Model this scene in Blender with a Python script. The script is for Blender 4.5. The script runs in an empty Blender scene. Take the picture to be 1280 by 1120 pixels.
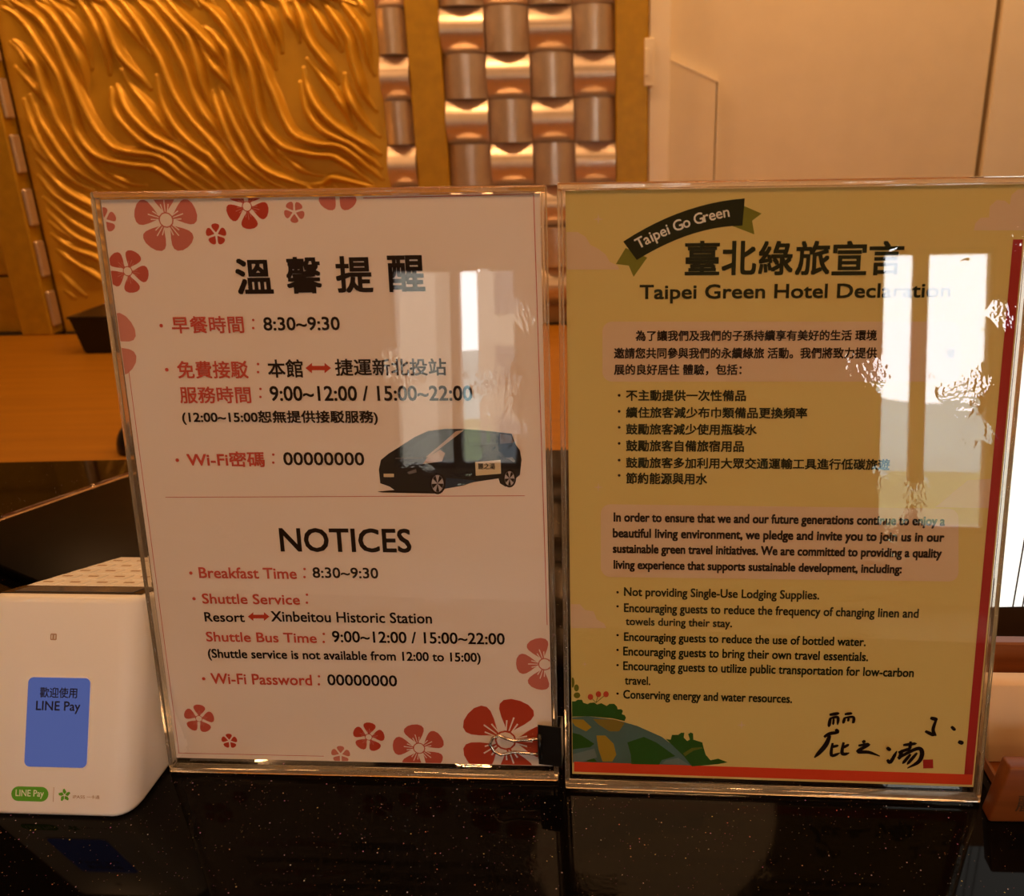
import bpy, bmesh, math, random
from mathutils import Vector, Matrix

SC = bpy.context.scene
COL = SC.collection
R = math.radians

# ------------------------------------------------------------------ camera
cam_data = bpy.data.cameras.new('camera')
cam_data.sensor_width = 36.0
cam_data.lens = 1080.0 * 36.0 / 1280.0
cam_data.shift_x = -(730.0 - 640.0) / 1280.0
cam_data.clip_start = 0.02
cam_data.clip_end = 500
cam = bpy.data.objects.new('camera', cam_data)
COL.objects.link(cam)
PITCH, ROLL, CAMZ = R(19.96543), R(-1.09329), 0.32846
fwd = Vector((0, math.cos(PITCH), -math.sin(PITCH)))
r0 = Vector((1, 0, 0)); u0 = r0.cross(fwd)
rt = math.cos(ROLL) * r0 + math.sin(ROLL) * u0
upv = -math.sin(ROLL) * r0 + math.cos(ROLL) * u0
m = Matrix((rt, upv, -fwd)).transposed().to_4x4()
m.translation = (0, 0, CAMZ)
cam.matrix_world = m
cam_data.dof.use_dof = True
cam_data.dof.focus_distance = 0.47
cam_data.dof.aperture_fstop = 15.0
SC.camera = cam

# ------------------------------------------------------------------ world: bright overcast sky seen through the windows
world = bpy.data.worlds.new('world'); SC.world = world
world.use_nodes = True
bg = world.node_tree.nodes['Background']
bg.inputs[0].default_value = (0.93, 0.97, 1.0, 1)
bg.inputs[1].default_value = 12.0

# ------------------------------------------------------------------ lamps of the room (recessed warm ceiling downlights)
_lamp_no = [0]
def downlight(x, y, watts, size=0.22, color=(1.0, 0.50, 0.20), spread=180, z=1.738):
    _lamp_no[0] += 1
    nm_ = 'ceiling_downlight_%d_offscreen' % _lamp_no[0]
    d = bpy.data.lights.new(nm_, 'AREA')
    d.shape = 'DISK'; d.size = size; d.energy = watts; d.color = color
    d.spread = R(spread)
    o = bpy.data.objects.new(nm_, d)
    o.location = (x, y, z)
    COL.objects.link(o)
    return o
for x in (-1.7, 0.0, 1.7):
    downlight(x, -0.7, 13.5, 0.6)
for x in (-1.7, 0.0, 1.7):
    downlight(x, -2.9, 6.5, 0.6)
for x in (-2.0, -1.2, -0.4, 0.5, 1.4):
    downlight(x, 2.60, 9.2)
for x in (-1.2, 1.2):
    downlight(x, 1.2, 5)

vs = SC.view_settings
vs.view_transform = 'Standard'; vs.look = 'None'; vs.gamma = 1.0
vs.use_curve_mapping = False
vs.exposure = 0.0

# ------------------------------------------------------------------ materials
def lin(c):
    return tuple(((v / 255) / 12.92 if v / 255 <= 0.04045 else ((v / 255 + 0.055) / 1.055) ** 2.4) for v in c) + (1,)
MATS = {}
def mat(name, color, rough=0.5, metal=0.0, spec=0.5, noise=0.0, nscale=20, bump=0.0, bscale=60, coat=0.0):
    if name in MATS:
        return MATS[name]
    mt = bpy.data.materials.new(name); mt.use_nodes = True
    nt = mt.node_tree; b = nt.nodes['Principled BSDF']
    b.inputs['Base Color'].default_value = color if len(color) == 4 else tuple(color) + (1,)
    b.inputs['Roughness'].default_value = rough
    b.inputs['Metallic'].default_value = metal
    b.inputs['Specular IOR Level'].default_value = spec
    b.inputs['Coat Weight'].default_value = coat
    tc = nt.nodes.new('ShaderNodeTexCoord')
    if noise:
        n = nt.nodes.new('ShaderNodeTexNoise'); n.inputs['Scale'].default_value = nscale; n.inputs['Detail'].default_value = 4
        nt.links.new(tc.outputs['Object'], n.inputs['Vector'])
        hsv = nt.nodes.new('ShaderNodeHueSaturation'); hsv.inputs['Color'].default_value = b.inputs['Base Color'].default_value
        mp = nt.nodes.new('ShaderNodeMapRange'); mp.inputs[1].default_value = 0.3; mp.inputs[2].default_value = 0.7
        mp.inputs[3].default_value = 1 - noise; mp.inputs[4].default_value = 1 + noise
        nt.links.new(n.outputs[0], mp.inputs[0]); nt.links.new(mp.outputs[0], hsv.inputs['Value'])
        nt.links.new(hsv.outputs[0], b.inputs['Base Color'])
    if bump:
        n = nt.nodes.new('ShaderNodeTexNoise'); n.inputs['Scale'].default_value = bscale; n.inputs['Detail'].default_value = 3
        nt.links.new(tc.outputs['Object'], n.inputs['Vector'])
        bp = nt.nodes.new('ShaderNodeBump'); bp.inputs['Strength'].default_value = bump; bp.inputs['Distance'].default_value = 0.002
        nt.links.new(n.outputs[0], bp.inputs['Height']); nt.links.new(bp.outputs[0], b.inputs['Normal'])
    MATS[name] = mt
    return mt

def wood(name, c1, c2, rough=0.35, scale=6.0, axis='X', spec=0.5):
    mt = mat(name, c1, rough, spec=spec)
    nt = mt.node_tree; b = nt.nodes['Principled BSDF']
    tc = nt.nodes['Texture Coordinate']
    mp = nt.nodes.new('ShaderNodeMapping')
    s = [14, 14, 14]; s['XYZ'.index(axis)] = 1.0
    mp.inputs['Scale'].default_value = s
    n = nt.nodes.new('ShaderNodeTexNoise'); n.inputs['Scale'].default_value = scale; n.inputs['Detail'].default_value = 6
    cr = nt.nodes.new('ShaderNodeValToRGB')
    cr.color_ramp.elements[0].position = 0.3; cr.color_ramp.elements[0].color = tuple(c1) + (1,)
    cr.color_ramp.elements[1].position = 0.7; cr.color_ramp.elements[1].color = tuple(c2) + (1,)
    nt.links.new(tc.outputs['Object'], mp.inputs[0]); nt.links.new(mp.outputs[0], n.inputs['Vector'])
    nt.links.new(n.outputs[0], cr.inputs[0]); nt.links.new(cr.outputs[0], b.inputs['Base Color'])
    return mt

def clear(name, ior=1.75, tint=(1, 1, 1), ripple=0.0):
    """thin clear sheet: passes light straight through, mirrors by Fresnel on its outer faces"""
    mt = bpy.data.materials.new(name); mt.use_nodes = True
    nt = mt.node_tree; nt.nodes.clear()
    out = nt.nodes.new('ShaderNodeOutputMaterial')
    tr = nt.nodes.new('ShaderNodeBsdfTransparent'); tr.inputs[0].default_value = tuple(tint) + (1,)
    gl = nt.nodes.new('ShaderNodeBsdfGlossy'); gl.inputs['Roughness'].default_value = 0.0
    gl.inputs['Color'].default_value = (1, 1, 1, 1)
    fr = nt.nodes.new('ShaderNodeFresnel'); fr.inputs['IOR'].default_value = ior
    ge = nt.nodes.new('ShaderNodeNewGeometry')
    sub = nt.nodes.new('ShaderNodeMath'); sub.operation = 'SUBTRACT'; sub.inputs[0].default_value = 1.0
    mul = nt.nodes.new('ShaderNodeMath'); mul.operation = 'MULTIPLY'
    nt.links.new(ge.outputs['Backfacing'], sub.inputs[1])
    nt.links.new(fr.outputs[0], mul.inputs[0]); nt.links.new(sub.outputs[0], mul.inputs[1])
    mx = nt.nodes.new('ShaderNodeMixShader')
    nt.links.new(mul.outputs[0], mx.inputs[0]); nt.links.new(tr.outputs[0], mx.inputs[1]); nt.links.new(gl.outputs[0], mx.inputs[2])
    nt.links.new(mx.outputs[0], out.inputs['Surface'])
    if ripple:
        tc = nt.nodes.new('ShaderNodeTexCoord')
        n = nt.nodes.new('ShaderNodeTexNoise'); n.inputs['Scale'].default_value = 420; n.inputs['Detail'].default_value = 1
        n2 = nt.nodes.new('ShaderNodeTexNoise'); n2.inputs['Scale'].default_value = 26; n2.inputs['Detail'].default_value = 2
        mr = nt.nodes.new('ShaderNodeMapRange'); mr.inputs[1].default_value = 0.56; mr.inputs[2].default_value = 0.68
        mr.inputs[3].default_value = 0.0; mr.inputs[4].default_value = 1.0
        mm = nt.nodes.new('ShaderNodeMath'); mm.operation = 'MULTIPLY'
        bp = nt.nodes.new('ShaderNodeBump'); bp.inputs['Strength'].default_value = ripple; bp.inputs['Distance'].default_value = 0.0004
        nt.links.new(tc.outputs['Object'], n.inputs['Vector']); nt.links.new(tc.outputs['Object'], n2.inputs['Vector'])
        nt.links.new(n2.outputs[0], mr.inputs[0]); nt.links.new(n.outputs[0], mm.inputs[0]); nt.links.new(mr.outputs[0], mm.inputs[1])
        nt.links.new(mm.outputs[0], bp.inputs['Height']); nt.links.new(bp.outputs[0], gl.inputs['Normal'])
    MATS[name] = mt
    return mt

def glass(name, ior=1.49, color=(1, 1, 1), rough=0.0):
    mt = bpy.data.materials.new(name); mt.use_nodes = True
    nt = mt.node_tree; nt.nodes.clear()
    out = nt.nodes.new('ShaderNodeOutputMaterial')
    g = nt.nodes.new('ShaderNodeBsdfGlass'); g.inputs['IOR'].default_value = ior; g.inputs['Roughness'].default_value = rough
    g.inputs['Color'].default_value = tuple(color) + (1,)
    nt.links.new(g.outputs[0], out.inputs['Surface'])
    MATS[name] = mt
    return mt

def emit(name, color, strength):
    mt = bpy.data.materials.new(name); mt.use_nodes = True
    b = mt.node_tree.nodes['Principled BSDF']
    b.inputs['Base Color'].default_value = (0.02, 0.02, 0.02, 1)
    b.inputs['Emission Color'].default_value = tuple(color) + (1,)
    b.inputs['Emission Strength'].default_value = strength
    b.inputs['Roughness'].default_value = 0.15
    MATS[name] = mt
    return mt

def granite():
    mt = mat('black_granite', (0.003, 0.003, 0.003), rough=0.05, spec=0.09)
    nt = mt.node_tree; b = nt.nodes['Principled BSDF']; tc = nt.nodes['Texture Coordinate']
    prev = None
    for scale, rad, dens, strength in ((900, 0.20, 0.90, 0.16), (420, 0.13, 0.90, 0.60)):
        v = nt.nodes.new('ShaderNodeTexVoronoi'); v.inputs['Scale'].default_value = scale
        nt.links.new(tc.outputs['Object'], v.inputs['Vector'])
        lt = nt.nodes.new('ShaderNodeMath'); lt.operation = 'LESS_THAN'; lt.inputs[1].default_value = rad
        nt.links.new(v.outputs['Distance'], lt.inputs[0])
        sp = nt.nodes.new('ShaderNodeSeparateColor'); nt.links.new(v.outputs['Color'], sp.inputs[0])
        gt = nt.nodes.new('ShaderNodeMath'); gt.operation = 'GREATER_THAN'; gt.inputs[1].default_value = dens
        nt.links.new(sp.outputs[0], gt.inputs[0])
        mu = nt.nodes.new('ShaderNodeMath'); mu.operation = 'MULTIPLY'
        nt.links.new(lt.outputs[0], mu.inputs[0]); nt.links.new(gt.outputs[0], mu.inputs[1])
        m2 = nt.nodes.new('ShaderNodeMath'); m2.operation = 'MULTIPLY'; m2.inputs[1].default_value = strength
        nt.links.new(mu.outputs[0], m2.inputs[0])
        hs = nt.nodes.new('ShaderNodeHueSaturation'); hs.inputs['Saturation'].default_value = 0.7
        hs.inputs['Value'].default_value = 1.0
        nt.links.new(v.outputs['Color'], hs.inputs['Color'])
        mx = nt.nodes.new('ShaderNodeMix'); mx.data_type = 'RGBA'
        nt.links.new(m2.outputs[0], mx.inputs[0])
        if prev is None:
            mx.inputs[6].default_value = (0.0025, 0.0022, 0.0022, 1)
        else:
            nt.links.new(prev, mx.inputs[6])
        nt.links.new(hs.outputs[0], mx.inputs[7])
        prev = mx.outputs[2]
    nt.links.new(prev, b.inputs['Base Color'])
    return mt

mat('plaster_cream', (0.84, 0.74, 0.54), 0.7, noise=0.03, nscale=9)
mat('plaster_jamb', (0.93, 0.85, 0.66), 0.5, noise=0.02, nscale=9)
mat('plaster_lobby', (0.34, 0.26, 0.18), 0.8, noise=0.04, nscale=4)
mat('ceiling_paint', (0.10, 0.07, 0.05), 0.9, noise=0.02, nscale=3)
mat('gold_relief', (0.66, 0.38, 0.028), 0.36, metal=0.35, noise=0.06, nscale=14)
mat('gold_frame', (0.50, 0.29, 0.012), 0.45, metal=0.25, noise=0.10, nscale=30)
mat('satin_metal', (0.74, 0.62, 0.50), 0.34, metal=0.7, noise=0.04, nscale=40)
mat('tile_backing', (0.42, 0.24, 0.09), 0.6, noise=0.05)
mat('floor_stone', (0.35, 0.28, 0.20), 0.25, noise=0.12, nscale=3)
wood('desk_wood', (0.32, 0.13, 0.002), (0.40, 0.17, 0.003), 0.42, 2.2)
wood('counter_wood', (0.16, 0.075, 0.03), (0.24, 0.11, 0.045), 0.4, 3.0, 'Z')
wood('box_wood', (0.16, 0.042, 0.007), (0.25, 0.072, 0.013), 0.42, 9.0, 'X')
granite()
clear('clear_acrylic', 1.75, ripple=0.25)
clear('window_glass', 1.45)
glass('acrylic_edge', 1.49, (0.98, 0.96, 0.92), 0.02)
_nt = MATS['acrylic_edge'].node_tree      # sawn acrylic edges are slightly frosted
_mx = _nt.nodes.new('ShaderNodeMixShader'); _mx.inputs[0].default_value = 0.10
_df = _nt.nodes.new('ShaderNodeBsdfDiffuse'); _df.inputs[0].default_value = (0.85, 0.83, 0.78, 1)
_nt.links.new(_nt.nodes['Glass BSDF'].outputs[0], _mx.inputs[1]); _nt.links.new(_df.outputs[0], _mx.inputs[2])
_nt.links.new(_mx.outputs[0], _nt.nodes['Material Output'].inputs['Surface'])
mat('white_paper', (0.84, 0.76, 0.69), 0.6, spec=0.2, noise=0.015, nscale=14)
mat('cream_paper', (0.65, 0.52, 0.18), 0.6, spec=0.2, noise=0.03, nscale=10)
mat('tan_card', (0.80, 0.58, 0.36), 0.6, noise=0.02, nscale=60)
mat('white_plastic', (0.90, 0.92, 0.95), 0.38, noise=0.01, nscale=8)
mat('black_plastic', (0.006, 0.006, 0.007), 0.3, noise=0.2, nscale=40)
mat('black_gloss', (0.0012, 0.0012, 0.0012), 0.35, spec=0.04, noise=0.2, nscale=20)
mat('black_lacquer', (0.004, 0.004, 0.005), 0.28, noise=0.2, nscale=80)
mat('bronze_edge', (0.42, 0.25, 0.11), 0.4, metal=0.3, noise=0.2, nscale=90)
mat('dark_brown', (0.09, 0.03, 0.015), 0.3, noise=0.3, nscale=150)
mat('nickel_wire', (0.72, 0.62, 0.50), 0.22, metal=1.0, noise=0.05)
mat('grey_key', (0.36, 0.24, 0.16), 0.5, noise=0.05)
mat('green_key', (0.06, 0.30, 0.02), 0.4, noise=0.05)
mat('lcd_glass', (0.10, 0.13, 0.17), 0.08, noise=0.1, nscale=30)
emit('screen_blue', (0.07, 0.105, 0.31), 0.85)
mat('screen_print', (0.012, 0.015, 0.05), 0.4, noise=0.05)
emit('display_white', (1.0, 0.95, 0.84), 1.3)
mat('frame_brown', (0.05, 0.025, 0.012), 0.5, noise=0.1)
mat('logo_green', (0.10, 0.42, 0.02), 0.5, noise=0.03)
mat('logo_white', (0.80, 0.88, 0.70), 0.5, noise=0.02)
mat('logo_grey', (0.45, 0.30, 0.22), 0.5, noise=0.02)
for nm, c in dict(print_ink=(0.012, 0.008, 0.010), print_red=(0.56, 0.085, 0.055), print_arrow=(0.52, 0.06, 0.03), print_rose=(0.56, 0.17, 0.13),
                  print_brick=(0.48, 0.055, 0.03), print_coral=(0.52, 0.11, 0.075), print_pink=(0.62, 0.25, 0.20), print_rust=(0.46, 0.06, 0.03),
                  print_tan=(0.55, 0.42, 0.34), print_cream=(0.72, 0.62, 0.42), print_silver=(0.5, 0.46, 0.46), car_dark=(0.022, 0.022, 0.024),
                  car_glass=(0.035, 0.038, 0.042), car_grey=(0.18, 0.16, 0.15), car_blue=(0.03, 0.05, 0.085),
                  print_forest=(0.014, 0.022, 0.010), print_mauve=(0.66, 0.50, 0.33), print_olive=(0.18, 0.19, 0.022),
                  print_teal=(0.085, 0.16, 0.14), print_green=(0.028, 0.10, 0.016), print_mustard=(0.34, 0.24, 0.025), print_ochre=(0.22, 0.17, 0.03),
                  print_sky=(0.15, 0.21, 0.19), print_leaf=(0.13, 0.15, 0.02), print_scarlet=(0.62, 0.06, 0.02), print_crimson=(0.36, 0.028, 0.025),
                  print_white=(0.80, 0.78, 0.70)).items():
    mat(nm, c, 0.6, spec=0.08, noise=0.02, nscale=60)
mat('hill_green', (0.20, 0.27, 0.26), 0.9, noise=0.3, nscale=0.05)
mat('lawn', (0.14, 0.15, 0.06), 0.9, noise=0.4, nscale=0.5)
mat('facade_pale', (0.28, 0.24, 0.19), 0.8, noise=0.05, nscale=1)
mat('facade_window', (0.05, 0.06, 0.07), 0.1, noise=0.05)
mat('leaf_dark', (0.04, 0.06, 0.015), 0.7, noise=0.4, nscale=2)
mat('bark', (0.10, 0.06, 0.04), 0.8, noise=0.3)
mat('window_frame_dark', (0.10, 0.06, 0.04), 0.4, noise=0.1)

# ------------------------------------------------------------------ helpers
def tag(o, label=None, cat=None, group=None, kind=None):
    if label: o['label'] = label
    if cat: o['category'] = cat
    if group: o['group'] = group
    if kind: o['kind'] = kind
    return o
def empty(name, loc=(0, 0, 0), mtx=None):
    o = bpy.data.objects.new(name, None); COL.objects.link(o)
    o.empty_display_size = 0.02
    if mtx is not None: o.matrix_world = mtx
    else: o.location = loc
    return o
def link(name, me, material, parent=None, smooth=False):
    o = bpy.data.objects.new(name, me); COL.objects.link(o)
    if material is not None and not me.materials:
        me.materials.append(MATS[material])
    if smooth:
        for p in me.polygons: p.use_smooth = True
    if parent is not None: o.parent = parent
    return o
def pyd(name, verts, faces, material, parent=None, smooth=False):
    me = bpy.data.meshes.new(name); me.from_pydata(verts, [], faces); me.update()
    return link(name, me, material, parent, smooth)
def box_bm(bm, x0, x1, y0, y1, z0, z1):
    r = bmesh.ops.create_cube(bm, size=1)
    for v in r['verts']:
        v.co = Vector((x0 + (v.co.x + .5) * (x1 - x0), y0 + (v.co.y + .5) * (y1 - y0), z0 + (v.co.z + .5) * (z1 - z0)))
    return r['verts']
def box(name, x0, x1, y0, y1, z0, z1, material, parent=None, bevel=0.0, seg=2):
    bm = bmesh.new(); box_bm(bm, x0, x1, y0, y1, z0, z1)
    if bevel: bmesh.ops.bevel(bm, geom=bm.edges[:], offset=bevel, segments=seg, affect='EDGES', profile=0.5)
    bmesh.ops.recalc_face_normals(bm, faces=bm.faces)
    me = bpy.data.meshes.new(name); bm.to_mesh(me); bm.free()
    return link(name, me, material, parent, bool(bevel) and seg > 2)
def prism(name, pts, h0, h1, to3, material, parent=None, bevel=0.0, seg=3):
    """extrude a 2-D outline between heights h0,h1; to3(a,b,h) gives the point"""
    bm = bmesh.new()
    a = [bm.verts.new(to3(p[0], p[1], h0)) for p in pts]; b = [bm.verts.new(to3(p[0], p[1], h1)) for p in pts]
    n = len(pts)
    bm.faces.new(a); bm.faces.new(b[::-1])
    for i in range(n): bm.faces.new((a[i], b[i], b[(i + 1) % n], a[(i + 1) % n]))
    bmesh.ops.recalc_face_normals(bm, faces=bm.faces)
    if bevel: bmesh.ops.bevel(bm, geom=bm.edges[:], offset=bevel, segments=seg, affect='EDGES', profile=0.5)
    me = bpy.data.meshes.new(name); bm.to_mesh(me); bm.free()
    return link(name, me, material, parent, bool(bevel))
def tube(name, path, rad, material, parent=None, seg=8, closed=False):
    pts = [Vector(p) for p in path]; n = len(pts); V = []; F = []
    for i, p in enumerate(pts):
        a = pts[i - 1] if (i or closed) else p; b = pts[(i + 1) % n] if (i < n - 1 or closed) else p
        t = (b - a).normalized(); s = t.cross(Vector((0.13, 0.31, 0.94))).normalized(); u = s.cross(t)
        for k in range(seg):
            an = 2 * math.pi * k / seg; V.append(p + rad * (math.cos(an) * s + math.sin(an) * u))
    for i in range(n if closed else n - 1):
        j = (i + 1) % n
        for k in range(seg): F.append((i * seg + k, i * seg + (k + 1) % seg, j * seg + (k + 1) % seg, j * seg + k))
    if not closed:
        F.append(tuple(range(seg))[::-1]); F.append(tuple((n - 1) * seg + k for k in range(seg)))
    return pyd(name, V, F, material, parent, True)

# ---- text -> flat mesh (built-in font)
_tc = bpy.data.curves.new('type_setter', 'FONT'); _tc.size = 1.0; _tc.resolution_u = 3
_to = bpy.data.objects.new('type_setter', _tc); COL.objects.link(_to)
_cache = {}
def glyphs(s):
    if s not in _cache:
        _tc.body = s
        bpy.context.view_layer.update()
        dg = bpy.context.evaluated_depsgraph_get()
        me = bpy.data.meshes.new_from_object(_to.evaluated_get(dg))
        V = [(v.co.x, v.co.y) for v in me.vertices]; F = [tuple(p.vertices) for p in me.polygons]
        bpy.data.meshes.remove(me)
        _cache[s] = (V, F)
    return _cache[s]
def text_mesh(name, s, u, v, w, h, z, material, bold, parent, free=None):
    V, F = glyphs(s)
    x0 = min(p[0] for p in V); x1 = max(p[0] for p in V); y0 = min(p[1] for p in V); y1 = max(p[1] for p in V)
    sx = w / max(x1 - x0, 1e-6); sy = h / max(y1 - y0, 1e-6)
    d = (0.0 if not bold else 0.010 + .0075 * bold) * h * (1.0 if ord(s[0]) > 0x2000 else 1.25)
    sx = (w - 2 * d) / max(x1 - x0, 1e-6); sy = (h - 2 * d) / max(y1 - y0, 1e-6)
    offs = [(0, 0)] if not bold else [(-1, -1), (1, -1), (-1, 1), (1, 1), (0, 0)]
    if bold >= 2: offs += [(-1, 0), (1, 0), (0, 1), (0, -1)]
    VV = []; FF = []
    for k, (ox, oy) in enumerate(offs):
        b = len(VV)
        VV += [(u + d + (p[0] - x0) * sx + ox * d, v + d + (p[1] - y0) * sy + oy * d, z + k * 0.002) for p in V]
        FF += [tuple(i + b for i in f) for f in F]
    return pyd(name, VV, FF, material, parent)

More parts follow.
